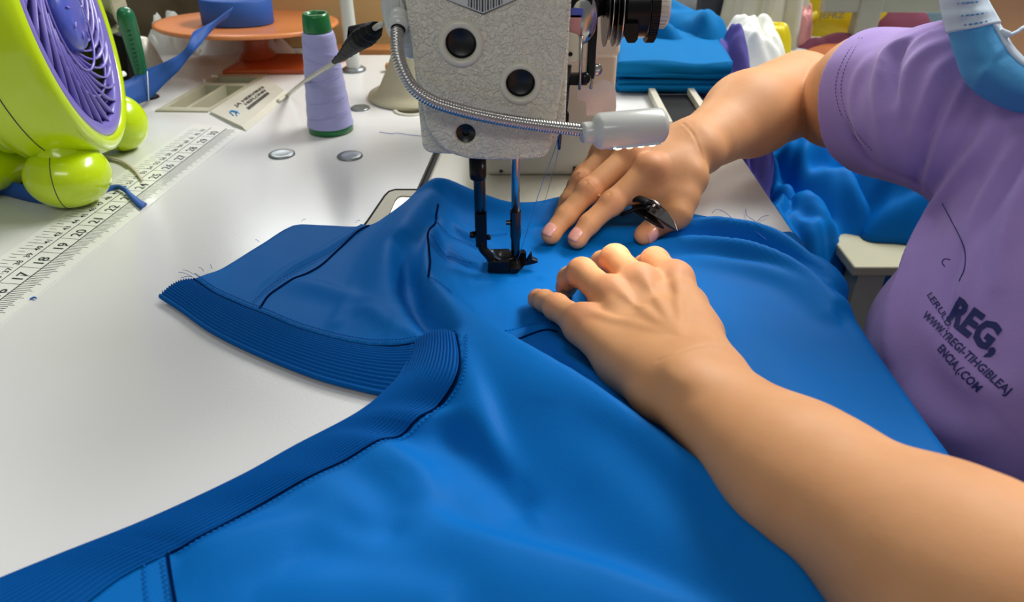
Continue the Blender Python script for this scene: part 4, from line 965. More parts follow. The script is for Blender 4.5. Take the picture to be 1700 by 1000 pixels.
# thread guides and take-up lever on the right of the face
YG = .530
def pp(px, py, y=YG): return PY(px, py, y)
b = MB(); b.prism3([pp(940, 52), pp(958, 58), pp(963, 64), pp(962, 98), pp(958, 104), pp(942, 106), pp(936, 110)], (0, .004, 0)); g = b.build('guide_bracket', M['cream'], ma, smooth=False); mod_bevel(g, .001)
b = MB(); b.lathe([(0, .001), (.0012, .001), (.0016, 0)], pp(947, 90, YG), (0, -1, 0), n=16); b.build('bracket_screw', M['blkmetal'], g)
b = MB(); b.tube([pp(943, 108, YG+.004), pp(936, 190, YG+.004), pp(931, 215, YG+.004)], .0026, 12); b.tube([pp(930, 205, YG+.002), pp(928, 248, YG+.002)], [.0022, .0012], 10); b.build('thread_guide_rod', M['dsteel'], ma)
b = MB(); b.box(pp(934, 195, YG+.002), (.009, .006, .008)); b.box(pp(952, 131, YG+.006), (.020, .006, .008)); b.ell(pp(971, 130, YG+.004), (.0042, .004, .0045)); o = b.build('guide_clamp', M['blkmetal'], ma, smooth=False); mod_bevel(o, .0008, 2)
b = MB(); b.tube([pp(965, 60), pp(964, 110), pp(962, 148)], [.0032, .0026, .0022], 12, flat=.5); b.ell(pp(966, 30, YG+.01), (.011, .006, .018)); b.build('take_up_lever', M['steel'], ma)
b = MB(); b.box(pp(960, 22, YG+.012), (.018, .012, .030)); b.box(pp(984, 40, YG+.016), (.006, .01, .075)); o = b.build('lever_housing', M['blkmetal'], ma, smooth=False); mod_bevel(o, .001)
b = MB(); b.box(pp(958, 21, YG+.0045), (.0085, .001, .0062)); b.build('blue_sticker', M['hub'], ma, smooth=False)
b = MB(); b.box(pp(955, 45, YG+.0045), (.0075, .001, .016)); b.build('pink_sticker', M['pinkpaper'], ma, smooth=False)
b = MB(); A = [pp(988, -12, .55), pp(988, 60, .55), pp(986, 108, .55), pp(980, 146, .55)]; b.tube(cr(A, 6), [.0048]*6+[.004]*6+[.0035]*7, 12, flat=.35); b.ell(pp(991, 116, .548), (.0042, .002, .0045)); b.build('thread_lever', M['steel'], ma)
b = MB(); sp = [pp(966, 145, .565), pp(985, 147, .565), pp(987, 140, .565), pp(1000, 131, .565), pp(1014, 136, .565), pp(1022, 150, .565), pp(1023, 178, .565), pp(1021, 192, .565), pp(974, 192, .565), pp(972, 168, .565), pp(958, 165, .565), pp(958, 150, .565)]
b.prism3(sp, (0, .0015, 0)); o = b.build('guard_plate', M['brushed'], ma, smooth=False)
# tension assembly, axis to the right
yT = .585; cT = lambda px: PY(px, 10, yT); AX = (1, 0, 0)
def disc(px0, px1, r0, r1=None, name='tension_disc', m='steel', hol=0):
    a, c = cT(px0), cT(px1); r1 = r1 or r0; L = c[0]-a[0]; b = MB()
    b.lathe([(hol, 0), (r0*.6, 0), (r0, L*.35), (r1, L*.65), (r1*.6, L), (hol, L)], np.array([a[0], yT, a[2]]), AX, n=48); o = b.build(name, M[m], ma); sharp(o, 40); return o
disc(945, 1004, .010, name='tension_post', m='blkmetal')
for i, (p0, p1, r) in enumerate([(1003, 1008, .029), (1011, 1015, .024), (1018, 1022, .029), (1026, 1031, .029)]): disc(p0, p1, r, name='tension_disc', m='steel' if i % 2 else 'dsteel')
disc(1003, 1034, .014, name='tension_post', m='blkmetal')
b = MB(); a = cT(1034); Lc = cT(1074)[0]-a[0]; b.lathe([(0, 0), (.0215, 0), (.0225, .001), (.0225, Lc-.001), (.0215, Lc), (0, Lc)], (a[0], yT, a[2]), AX, n=56); o = b.build('tension_drum', M['blkmetal'], ma); sharp(o, 40)
b = MB(); a = cT(1074); b.lathe([(.022, 0), (.0255, 0), (.0255, .0062), (.022, .0062), (.022, 0)], (a[0], yT, a[2]), AX, n=96)
for k in range(60):
    t = 2*math.pi*k/60; b.box((a[0]+.0031, yT+.0256*math.cos(t), a[2]+.0256*math.sin(t)), (.0058, .0008, .0008))
o = b.build('knurled_ring', M['blkmetal'], ma, smooth=False)
b = MB(); a = cT(1084); b.lathe([(0, 0), (.0145, 0), (.0145, .002), (.0155, .003), (.0150, .0095), (.013, .0112), (0, .0112)], (a[0], yT, a[2]), AX, n=56)
for k in range(30):
    t = 2*math.pi*k/30; b.box((a[0]+.006, yT+.0154*math.cos(t), a[2]+.0154*math.sin(t)), (.006, .001, .001))
o = b.build('adjusting_knob', M['brushed'], ma); sharp(o, 40)
b = MB(); b.prism3([PY(1037, 39, yT-.026), PY(1060, 39, yT-.026), PY(1062, 42, yT-.026), PY(1059, 66, yT-.026), PY(1054, 72, yT-.026), PY(1042, 72, yT-.026), PY(1036, 60, yT-.026)], (0, .008, 0)); o = b.build('stop_block', M['blkmetal'], ma, smooth=False); mod_bevel(o, .001)
# needle threads
b = MB(); b.tube(cr([pp(934, 200), pp(922, 245, YG-.002), pp(895, 320, YG-.004), pp(870, 400, YB-.002), PY(860, 430, YB-.003)], 6), .00025, 5); b.build('needle_thread', M['thread'], ma)
b = MB(); b.tube(cr([pp(931, 215), pp(925, 260), pp(917, 290, .55), P(904, 336, .01)], 6), .0002, 5); b.build('needle_thread', M['thread'], ma)

# ================================================================== GOOSENECK LAMP
h0, h1 = D(985, 219, .497), D(1112, 207, .508); la = h1-h0; ll = np.linalg.norm(la); la /= ll
gl = thing('gooseneck_lamp', 'small pale grey lamp on a chrome flexible neck fixed to the sewing machine head', 'lamp', PY(660, 60, YF+.01))
mp_ = [(629, -45), (630, 0), (633, 28), (640, 54), (650, 72), (660, 80), (668, 84), (695, 84), (695, -45)]
b = MB(); b.prism3([PY(x, y, .508) for x, y in mp_], (0, .022, 0)); o = b.build('mount', M['lamp'], gl, smooth=False); mod_bevel(o, .0045, 4)
b = MB(); b.prism3([PY(x, y, .504) for x, y in ((645, -40), (646, 4), (649, 22), (662, 26), (665, 4), (665, -40))], (0, .006, 0)); b.prism3([PY(x, y, .500) for x, y in ((664, -2), (663, 26), (675, 34), (672, 12))], (0, .01, 0)); o = b.build('mount_cover', M['lamp'], gl, smooth=False); mod_bevel(o, .0012, 3)
b = MB(); c = PY(681, 68, .520); b.ell(c, (.0088, .011, .0118)); b.build('swivel', M['lamp'], gl)
neck = cr([PY(662, 38, .499), PY(659, 62, .488), PY(661, 92, .481), PY(671, 122, .476), (PY(688, 148, .474)), PY(718, 168, .473), PY(760, 182, .473), PY(810, 194, .474), PY(860, 203, .477), PY(920, 211, .480), D(985, 218, .497)], 40)
neck = resample(neck, 560); r = .0042 + .00045*np.abs(np.sin(np.arange(560)*math.pi/6.0))**.6 - .0003
b = MB(); b.tube(neck, r, 18); b.build('flexible_neck', M['steel'], gl)
b = MB(); b.lathe([(.0048, -.002), (.0064, .000), (.0068, .003), (.006, .006), (.0, .007)], PY(662, 34, .497), (neck[0]-neck[30])/np.linalg.norm(neck[0]-neck[30]), n=30); b.lathe([(.0048, .0055), (.0072, .003), (.0072, -.002), (.0048, -.004)], PY(662, 42, .4955), (neck[0]-neck[30])/np.linalg.norm(neck[0]-neck[30]), n=30); b.build('neck_collar', M['lamp'], gl)
Rl = .0122
b = MB(); b.lathe([(0, -.004), (.0066, -.004), (.0070, -.002), (.0070, .0035), (Rl-.0040, .0040), (Rl-.0012, .0062), (Rl, .0085), (Rl, ll-.005), (Rl-.0008, ll-.0022), (Rl-.0026, ll-.0006), (Rl-.005, ll), (0, ll)], h0 - la*.004, la, n=56); hd = b.build('lamp_head', M['lamp'], gl)
b = MB(); x_, y_, z_ = frame(la); dn = np.array([0, -.45, -1.0]); dn -= la*(dn@la); dn /= np.linalg.norm(dn); sd2 = np.cross(la, dn)
b.box(h0 + la*(ll*.52) + dn*(Rl-.0016), (ll*.62, .009, .0044), np.array([la, sd2, dn])); b.build('led_window', M['maskw'], hd, smooth=False)
for t in (.30, .45, .6, .75):
    b = MB(); b.ell(h0 + la*(ll*t) + dn*(Rl+.0006), (.0022, .0022, .0008), np.array([la, sd2, dn])); b.build('led', M['led'], hd)
l = bpy.data.lights.new('lamp_led', 'AREA'); l.shape = 'RECTANGLE'; l.size = .035; l.size_y = .010; l.energy = .085; l.color = (1, .95, .86); l.spread = math.radians(130)
lo_ = bpy.data.objects.new('lamp_led', l); COL.objects.link(lo_); pc = h0 + la*(ll*.52) + dn*(Rl+.0045); lo_.location = pc
tgt = np.array([.035, .485, 0.0]); dz = (pc - tgt); dz /= np.linalg.norm(dz); lx = la - dz*(la@dz); lx /= np.linalg.norm(lx); ly = np.cross(dz, lx)
lo_.rotation_euler = Matrix((lx, ly, dz)).transposed().to_euler()
# wire
w = cr([PY(634, 40, .52), D(622, 47, .53), D(600, 66, .56), D(575, 90, .62), D(556, 104, .68), D(530, 120, .76), D(508, 134, .84), D(490, 148, .93), P(478, 158, .003), P(462, 168, .003)], 8)
b = MB(); b.tube(w, np.linspace(.0019, .0027, len(w)), 10); b.build('power_cable', M['tray2'], gl)
tw = cr([D(624, 45, .53), D(612, 56, .545), D(598, 66, .56), D(584, 78, .59), D(572, 90, .62), D(556, 102, .67)], 6)
rr = np.interp(np.linspace(0, 1, len(tw)), [0, .12, .3, .5, .7, 1], [.0050, .0082, .0098, .0082, .0062, .0030])
b = MB(); b.tube(tw, rr + .0006*np.sin(np.arange(len(tw))*2.1), 12, flat=.8); o = b.build('tape_wrap', M['black'], gl); sharp(o, 25)
b = MB(); b.prism3([D(577, 47, .575), D(612, 40, .55), D(618, 52, .55), D(585, 72, .585), D(577, 68, .58)], (0, .004, .001)); o = b.build('tape_wrap', M['black'], gl, smooth=False); mod_bevel(o, .001)
# ================================================================== PERSON
def unit(v): v = np.asarray(v, float); return v/np.linalg.norm(v)
KN = []                                              # knuckle centres for skin tint
def hand(f, J_, rad, side_up=(0, 0, 1)):
    fing = None
    order = 'prmi'
    for k in order:
        j = J_[k]; r = rad[k]; g = f.blank()
        g.cone(j[0], j[1], r[0], r[1], .004); g.ell(j[1], np.array([1.03, 1.03, 1.03])*r[1], None, .004)
        g.cone(j[1], j[2], r[1]*.95, r[2], .004); g.cone(j[2], j[3], r[2], r[3], .0035)
        tip = j[3]; dv = unit(j[3]-j[2]); g.ell(tip - np.array([0, 0, .0006]), (r[3]*.98,)*3, None, .004)
        if fing is None: fing = g
        else: fing.merge(g, .0006)
        KN.append((j[1], .9, .010)); KN.append((j[3], .55, .012)); KN.append((j[0] + np.array([0, 0, .008]), .55, .014)); KN.append((j[2], .45, .007))
    return fing
def thumb(f, J_, r):
    g = f.blank(); j = J_['t']
    g.cone(j[0], j[1], r[0], r[1], .006); g.cone(j[1], j[2], r[1], r[2], .005); g.cone(j[2], j[3], r[2], r[3], .004)
    KN.append((j[3], .7, .012)); KN.append((j[2], .4, .010)); return g

# ---- near arm and hand
lo = np.minimum.reduce([NH['p'][3], NH['el'], NH['fa'], NH['i'][3]]) - .055; hi = np.maximum.reduce([NH['p'][3], NH['el'], NH['fa'], NH['i'][3], NH['i'][0]]) + .055
lo[2] = -.01; hi[2] = .125; lo[1] = .04; hi[0] = .30
f = Field(lo, hi, .00115)
W0, FA, EL = NH['wr'], NH['fa'], NH['el']; up = np.array([0, 0, 1.0])
ELX = EL + unit(EL-FA)*.085 + np.array([.0, .0, .02])
f.cone(W0, FA, .0300, .0350, .02, flat=(up + [0, .1, 0], 1.34)); f.cone(FA, EL, .0350, .0425, .02, flat=(up, 1.15)); f.cone(EL, ELX, .0425, .044, .02, flat=(up, 1.05))
m0, m1 = [J_ for J_ in (NH['p'][0], NH['i'][0])]
pb = f.blank()
for k, ra, rb in (('p', .0125, .0175), ('r', .0132, .0178), ('m', .0136, .018), ('i', .0132, .018)):
    side = {'p': -.34, 'r': -.12, 'm': .12, 'i': .34}[k]; acr = unit(np.cross(up, unit(W0 - NH['m'][0])))
    if (NH['p'][0] - NH['i'][0]) @ acr > 0: acr = -acr
    base_ = W0 + unit(NH['m'][0]-W0)*.012 + acr*side*.050; j0 = NH[k][0]
    pb.cone(j0 - np.array([0, 0, .0015]), base_ + np.array([0, 0, -.003]), ra, rb, .010)
mid = (NH['p'][0] + NH['i'][0] + W0*1.2)/3.2
pb.cone(NH['p'][0]*.55 + W0*.45 - [0, 0, .012], NH['p'][0]*.2 + W0*.8 - [0, 0, .010], .0165, .018, .012)      # heel of the hand
pb.cone(W0*.8 + NH['i'][0]*.2 - [0, 0, .008], NH['t'][1], .0175, .0135, .012)
f.merge(pb, .016)
RN = dict(p=(.0112, .0088, .0080, .0068), r=(.0114, .0102, .0090, .0074), m=(.0114, .0100, .0088, .0072), i=(.0112, .0098, .0086, .0072))
f.merge(hand(f, NH, RN), .0075)
f.merge(thumb(f, NH, (.014, .0125, .0105, .0085)), .010)
# knuckle mounds and tendons on the back of the hand
for k, rr_ in (('p', .0085), ('r', .0085), ('m', .009), ('i', .009)):
    j0 = NH[k][0]; f.ell(j0 + np.array([0, 0, .0062]), (rr_, rr_, .0065), None, .010)
    f.cone(j0 + np.array([0, 0, .0100]), W0 + unit(NH['m'][0]-W0)*.022 + np.array([0, 0, .0150]), .0022, .0012, .006)
for a, b_ in (('p', 'r'), ('r', 'm'), ('m', 'i')):   # hollows between the tendons
    q = (NH[a][0] + NH[b_][0])/2; w_ = W0 + unit(NH['m'][0]-W0)*.03
    f.ell(q*.66 + w_*.34 + np.array([0, 0, .0195]), (.0060, .0060, .0050), None, .012, op='sub')
# ulna bump and wrist crease
f.ell(W0 + unit(FA-W0)*.012 - acr*.012 + np.array([0, 0, .017]), (.010, .010, .0058), None, .012)
Vn, Fn = f.mesh(); Vn = smooth_mesh(Vn, Fn, 3)

# ---- far arm and hand
lo = np.minimum.reduce([FH['m'][3], FH['wr'], FH['el']]) - .07; hi = np.maximum.reduce([FH['m'][3], FH['wr'], FH['el']]) + .07
lo[2] = -.02; hi[2] = .19; hi[0] = .50
SH = D(1590, 158, .600)
f2 = Field(lo, hi, .0014)
W1, FB, E2 = FH['wr'], FH['fa'], FH['el']
UA = E2*.48 + SH*.52
f2.cone(W1, FB, .0270, .0400, .02, flat=(unit(np.array([.15, -.25, 1])), 1.16)); f2.cone(FB, E2, .0410, .0455, .02, flat=(up, 1.03))
g = f2.blank(); g.cone(E2 + [0.030, -.034, 0.002], UA, .0470, .0520, .01); g.cone(UA, SH, .050, .054, .02); f2.merge(g, .0015)
pb = f2.blank(); acr = unit(np.cross(up, unit(W1 - FH['m'][0])))
if (FH['i'][0] - FH['p'][0]) @ acr < 0: acr = -acr
for k, ra, rb, sd_k in (('p', .0112, .015, -.34), ('r', .0124, .016, -.12), ('m', .0130, .0165, .12), ('i', .0130, .0165, .34)):
    pb.cone(FH[k][0] - np.array([0, 0, .0015]), W1 + unit(FH['m'][0]-W1)*.008 + acr*sd_k*.046, ra, rb, .010)
f2.merge(pb, .015)
g = f2.blank(); g.cone(W1*.72 + FH['i'][0]*.28 + [0, 0, -.014], FH['t'][0], .0170, .0150, .01); g.cone(FH['t'][0], FH['t'][1], .0150, .0122, .008); g.cone(FH['t'][1], FH['t'][2], .0122, .0102, .005); g.cone(FH['t'][2], FH['t'][3], .0100, .0094, .004)
g.cone(FH['t'][0], FH['i'][0]*.7 + FH['i'][1]*.3 + [0, 0, -.008], .010, .008, .010)
g.cone(FH['i'][0]*.5 + FH['i'][1]*.5 + [0, 0, -.008], FH['t'][0]*.45 + FH['t'][1]*.55, .0085, .0110, .012); g.cone(FH['i'][0]*.9 + FH['i'][1]*.1 + [0, 0, -.010], FH['t'][0], .0120, .0130, .012)
f2.merge(g, .010)
RFH = dict(p=(.0098, .0080, .0070, .0060), r=(.0108, .0092, .0082, .0070), m=(.0116, .0102, .0090, .0078), i=(.0116, .0101, .0089, .0077))
f2.merge(hand(f2, FH, RFH), .0075)
for k in 'prmi':
    f2.ell(FH[k][0] + np.array([-.001, -.002, .0060]), (.0085, .0085, .006), None, .010)
KN.append((FH['t'][3], .8, .012))
Vf, Ff = f2.mesh(); Vf = smooth_mesh(Vf, Ff, 3)

def wrinkle(V, F, H, RR):
    """fine skin folds across the finger joints and at the wrist"""
    N = vnormals(V, F); disp = np.zeros(len(V))
    for k in 'prmi':
        j = H[k]; r = RR[k]
        for jj, amp, sp in ((1, .00085, .0023), (2, .00050, .0020)):
            d1 = unit(j[jj+1]-j[jj]) + unit(j[jj]-j[jj-1]); d1 = unit(d1); c = j[jj]; q = V - c
            m = np.linalg.norm(q, axis=1) < r[jj]*1.9
            t = q[m] @ d1; dors = np.clip((N[m] @ up)*1.3 - .15, 0, 1)
            disp[m] -= amp*dors*(np.cos(2*np.pi*t/sp)*.5+.5)*np.exp(-(t/.0048)**2)
    return V + N*disp[:, None]
Vn = wrinkle(Vn, Fn, NH, RN); Vf = wrinkle(Vf, Ff, FH, RFH)
# crook of the far elbow: skin crease
def crease(V, F, pl, w, dep, bulge=.3):
    N = vnormals(V, F); d, _, _ = dist_poly(V, pl); lo_, hi_ = pl.min(0)-.02, pl.max(0)+.02
    return V + N*(-dep*np.exp(-(d/w)**2) + bulge*dep*np.exp(-((d-2.2*w)/(1.3*w))**2))[:, None]
def on_surf(V, F, pix):
    bv = BVHTree.FromPolygons([Vector(v) for v in V], [list(map(int, f_)) for f_ in F]); out = []
    for px, py in pix:
        h = bv.ray_cast(Vector(CAMV), Vector(unit(ray(px, py))))
        if h[0] is not None: out.append(np.array(h[0]))
    return np.array(out)
pl = on_surf(Vf, Ff, [(1343, 82), (1346, 95), (1346, 115), (1345, 140), (1342, 165), (1337, 190), (1329, 212), (1322, 222)])
if len(pl) > 99: Vf = crease(Vf, Ff, pl, .0032, .0050, .12)
for pts, dep in (([(1134, 205), (1150, 222), (1160, 245), (1168, 265)], .0005), ):
    pl = on_surf(Vf, Ff, pts)
    if len(pl) > 2: Vf = crease(Vf, Ff, pl, .0011, dep)
for pts, dep in (([(1092, 600), (1120, 590), (1150, 578), (1180, 572), (1205, 578)], .00022), ):
    pl = on_surf(Vn, Fn, pts)
    if len(pl) > 2: Vn = crease(Vn, Fn, pl, .0012, dep)

# ---- trunk, neck, head (mostly under the clothes), coarse
SHN = np.array([.50, .32, .175]); NECK = np.array([.505, .49, .185])
HEAD = D(1804, -34, .555)
PEL = np.array([.47, .43, -.30]); CH = np.array([.450, .46, .04])
f3 = Field((.12, .02, -.44), (.62, .80, .50), .005)
f3.cone(PEL, CH, .125, .120, .05, flat=((1, 0, 0), 1.12)); f3.cone(SHN, SH, .055, .055, .05); f3.cone(CH, NECK, .10, .07, .05)
f3.cone(ELX, SHN, .043, .052, .02)
f3.cone(NECK, HEAD*.6+NECK*.4, .050, .048, .02); f3.ell(HEAD, (.088, .072, .098), None, .02); f3.ell(HEAD + [-.025, 0, -.050], (.040, .042, .04), None, .03)
f3.ell(HEAD + [-.083, .01, -.012], (.012, .012, .018), None, .012)
for s_ in (-1, 1): f3.ell(HEAD + [.005, s_*.073, -.01], (.018, .008, .028), None, .006); f3.ell(HEAD + [-.080, s_*.030, .012], (.012, .014, .010), None, .008, op='sub')
Vt, Ft = f3.mesh(); Vt = smooth_mesh(Vt, Ft, 3)
VB = np.concatenate([Vn, Vf, Vt]); FB_ = np.concatenate([Fn, Ff + len(Vn), Ft + len(Vn) + len(Vf)])
person = mesh('person', VB, FB_, M['skin'], None, loc=(.40, .42, -.30))
tag(person, 'person in lilac printed T-shirt and blue face mask guiding blue garment with both hands', 'person')
col_ = np.zeros(len(VB))
for c, a, s_ in KN: col_ = np.maximum(col_, a*np.exp(-(np.linalg.norm(VB - c, axis=1)/s_)**2))
at = person.data.attributes.new('tint', 'FLOAT', 'POINT'); at.data.foreach_set('value', (col_*.62).astype(np.float32))

# ---- fingernails
def nail(joints, r, side, wdt, lng, name_lbl=None, roll=0.0, tipoff=0.0):
    tip, pre = joints[3], joints[2]; d = unit(tip - pre); s_ = unit(np.cross(d, side)); n = unit(np.cross(s_, d))
    b = MB(); rows = []
    for u in np.linspace(-1, 1, 9):
        row = []
        rp = r + .0012
        for v in np.linspace(-1, 1, 9):
            a = v*1.05*wdt; e = .15*(1-v*v)
            lc = d*(lng*(u*.5 + (.10 if u > 0 else -.10)*(1-v*v)) + r*(-.12) + tipoff)
            back = max(0, -float(lc @ d)); row.append(tip + lc + (s_*math.sin(a) + n*math.cos(a))*(r*1.03 + .0005 + back*.055 - .0011*max(u, 0)**2 - .0006*max(-u, 0)**2*2))
        rows.append(row)
    b.loft(rows); o = b.build('fingernail', M['nail'], person); mod_solid(o, .0006); return o
viewn = unit(CAMV - FH['m'][3])
nail(FH['m'], .0078, unit(up*.9 + np.array([-.40, -.30, 0])), .88, .0115); nail(FH['i'], .0077, unit(up*.9 + np.array([-.40, -.30, 0])), .88, .0115)
nail(FH['t'], .0094, unit(np.array([.9, -.25, .25])), .62, .0110)
nail(NH['p'], .0060, unit(up + np.array([-.7, .1, 0])), .75, .0075); nail(NH['r'], .0068, unit(np.array([-.8, -.25, .45])), .7, .0080)

# ---- T-shirt
fs = Field((.15, .16, -.40), (.62, .82, .36), .0036)
HEMC = D(1446, 172, .690); 
fs.cone(PEL + [-.005, 0, -.05], CH + [.004, -.006, 0], .140, .131, .05, flat=((1, 0, 0), 1.10)); fs.cone(CH + [.006, -.01, 0], NECK - [0, 0, .045], .118, .072, .05)
fs.cone(SHN - [0, 0, .01], SH - [0, 0, .004], .060, .058, .06); 
g = fs.blank(); g.cone(SH + [.0, -.005, -.002], HEMC + [0, 0, .003], .0600, .0590, .02); g.cone(HEMC + [0, 0, .003], HEMC + unit(HEMC-SH)*.06, .059, .059, .02); g.cone(SH - [0, .01, .022], HEMC + [.02, -.025, -.006], .056, .048, .03)
fs.merge(g, .022)
NS = SHN + unit(ELX-SHN)*.13; g = fs.blank(); g.cone(SHN, NS, .068, .066, .03); g.cone(NS, NS + unit(NS-SHN)*.05, .066, .066, .03); fs.merge(g, .04)
fs.ell((.375, .435, -.045), (.10, .12, .10), None, .06)
Vs, Fs = fs.mesh(); Vs = smooth_mesh(Vs, Fs, 4)
def cutplane(V, F, p, n, near, rad):
    k = ((V - p) @ n > 0) & (np.linalg.norm(V - near, axis=1) < rad)
    keep = ~np.any(k[F], axis=1)
    # snap the border onto the plane
    border = np.zeros(len(V), bool); cutf = F[~keep]; border[np.unique(cutf)] = True; border &= ~k
    dd = (V - p) @ n; V = V.copy(); V[border] -= np.outer(dd[border], n)
    return V, F[keep]
hn = unit(unit(HEMC - SH) + np.array([-.10, .05, .02]))
Vs, Fs = cutplane(Vs, Fs, HEMC, hn, HEMC + hn*.04, .12)
Vs, Fs = cutplane(Vs, Fs, NS, unit(NS-SHN), NS + unit(NS-SHN)*.03, .12)
nkp = NECK + np.array([-.01, .0, .035]); Vs, Fs = cutplane(Vs, Fs, nkp, unit(np.array([-.25, 0, 1])), nkp, .16)
used = np.zeros(len(Vs), bool); used[np.unique(Fs)] = True; rem = np.cumsum(used)-1; Vs = Vs[used]; Fs = rem[Fs]
SRIDGE = [  # (pixels along the fold, height, width)  folds radiating from the armpit and hanging from the chest
 ([(1560, 52), (1510, 66), (1480, 84), (1466, 110), (1458, 150), (1462, 190)], .0040, .0075),
 ([(1585, 70), (1540, 85), (1512, 112), (1502, 150), (1506, 185)], .0035, .0065),
 ([(1590, 95), (1560, 120), (1545, 150), (1530, 190), (1518, 230)], .0035, .0065),
 ([(1600, 125), (1575, 175), (1552, 230), (1528, 300)], .0075, .0085),
 ([(1624, 165), (1600, 215), (1560, 280), (1530, 335)], .0030, .007),
 ([(1650, 215), (1624, 255), (1580, 312), (1545, 370), (1510, 445), (1482, 520), (1476, 590)], .0060, .0085),
 ([(1700, 230), (1660, 295), (1624, 366), (1605, 430), (1590, 500)], .0055, .0080),
 ([(1710, 285), (1685, 340), (1668, 400), (1656, 470)], .0040, .0070),
 ([(1500, 640), (1540, 690), (1600, 720), (1660, 700)], .0050, .014),
 ([(1440, 100), (1420, 140), (1418, 180), (1430, 220)], .0022, .006),
 ([(1560, 560), (1600, 620), (1650, 650), (1700, 640)], .004, .012)]
SVALL = [([(1547, 46), (1512, 66), (1492, 84), (1481, 118), (1484, 165)], .0050, .0055), ([(1592, 135), (1562, 190), (1534, 262), (1518, 312)], .0075, .0055),
 ([(1700, 252), (1645, 345), (1600, 430), (1560, 520)], .004, .007), ([(1500, 300), (1455, 280), (1425, 250), (1408, 215)], .004, .006)]
Ns = vnormals(Vs, Fs); dsp = np.zeros(len(Vs))
for lst, sg in ((SRIDGE, 1), (SVALL, -1)):
    for pix, h_, w_ in lst:
        h_ = h_*1.45
        pl = on_surf(Vs, Fs, pix)
        if len(pl) < 2: continue
        pl = cr(pl, 5); tt = np.linspace(0, 1, len(pl)); amp_ = np.sin(np.pi*np.clip(tt*.9+.05, 0, 1))**.5
        d, a_, _ = dist_poly(Vs, pl, amp_); dsp += sg*h_*a_*np.exp(-(d/w_)**2)
nz = np.array([noise.noise(Vector(v*22)) for v in Vs]); nz2 = np.array([noise.noise(Vector((v[0]*60, v[1]*60, v[2]*18))) for v in Vs])
dsp += .0022*nz + .0008*nz2
Vs = Vs + Ns*dsp[:, None]
# press the front of the shirt back from the table and the hanging cloth
m = (Vs[:, 2] < .10) & (Vs[:, 0] < .270); Vs[m, 0] = .270 + (Vs[m, 0]-.270)*.1
used = None
shirt = mesh('t_shirt', Vs, Fs, M['shirt'], person, None); mod_solid(shirt, .0012); mod_sub(shirt, 1)
sbv = BVHTree.FromPolygons([Vector(v) for v in Vs], [list(map(int, f_)) for f_ in Fs])
def spx(px, py, off_=.0004):
    h = sbv.ray_cast(Vector(CAMV), Vector(unit(ray(px, py))))
    return None if h[0] is None else np.array(h[0]) - unit(ray(px, py))*off_
# sleeve hem stitching
B_ = MB()
for dx in (24, 33):
    pts = [spx(*p) for p in [(1412+dx*.6, 62), (1385+dx*.9, 88), (1368+dx, 118), (1363+dx, 150), (1372+dx, 190), (1392+dx, 225), (1418+dx, 254)]]
    pts = [p for p in pts if p is not None]
    if len(pts) > 3:
        p = resample(cr(pts, 10), 200); L = np.concatenate([[0], np.cumsum(np.linalg.norm(np.diff(p, axis=0), axis=1))]); s = 0
        while s < L[-1]-.003:
            B_.tube([[np.interp(s+q, L, p[:, c]) for c in range(3)] for q in (0, .0010, .0020)], .0003, 4); s += .0034
if B_.v: B_.build('hem_stitching', mat('lilac_thread', srgb(98, 80, 140), .8, noise_=.05), shirt)
# printed lettering, projected on the cloth along the local normal
def print_text(t, o_px, e_px, hgt_px, size_bold, squash=1.0):
    o3, e3, u3 = spx(*o_px), spx(*e_px), spx(*hgt_px)
    if o3 is None or e3 is None or u3 is None: return
    V, F = text_mesh(t, 1.0, size_bold); w = V[:, 0].max(); xv = (e3-o3)/w; yv = (u3-o3)/.72
    me = bpy.data.meshes.new('tmp'); me.from_pydata(V.tolist(), [], F); bm = bmesh.new(); bm.from_mesh(me)
    bmesh.ops.triangulate(bm, faces=bm.faces)
    for _ in range(2):
        ed = [e_ for e_ in bm.edges if e_.calc_length()*np.linalg.norm(xv) > .0035]
        if ed: bmesh.ops.subdivide_edges(bm, edges=ed, cuts=1); bmesh.ops.triangulate(bm, faces=bm.faces)
    V = np.array([v.co[:] for v in bm.verts]); F = [[v.index for v in f_.verts] for f_ in bm.faces]; bm.free(); bpy.data.meshes.remove(me)
    n = unit(np.cross(xv, yv)); out = []
    if n @ (CAMV - o3) < 0: n = -n
    for v in V:
        q = o3 + xv*v[0] + yv*v[1]; h = sbv.ray_cast(Vector(q + n*.05), Vector(-n)); h = np.array(h[0]) if h[0] is not None else q
        out.append(h + n*.0007)
    B_.add(out, F)
B_ = MB()
print_text('REG,', (1572, 528), (1650, 590), (1592, 492), .045)
print_text("LERUL'D.", (1539, 490), (1575, 547), (1547, 484), .012)
print_text("WWW.YREGI-TIHGIBLEAJ", (1531, 526), (1672, 657), (1540, 516), .02)
print_text("ENCIA.(.COM", (1556, 580), (1622, 652), (1566, 570), .02)
B_.build('chest_print', M['print'], shirt, smooth=False)
p = [spx(*q) for q in [(1564, 338), (1580, 368), (1594, 395), (1602, 420), (1601, 445), (1592, 467)]]; p = [q for q in p if q is not None]
if len(p) > 3: MB().tube(cr(p, 5), .00035, 5).build('stray_thread', M['print'], shirt)
p = [spx(*q) for q in [(1577, 431), (1568, 430), (1564, 436), (1568, 442)]]; p = [q for q in p if q is not None]
if len(p) > 3: MB().tube(cr(p, 5), .00035, 5).build('stray_thread', M['print'], shirt)

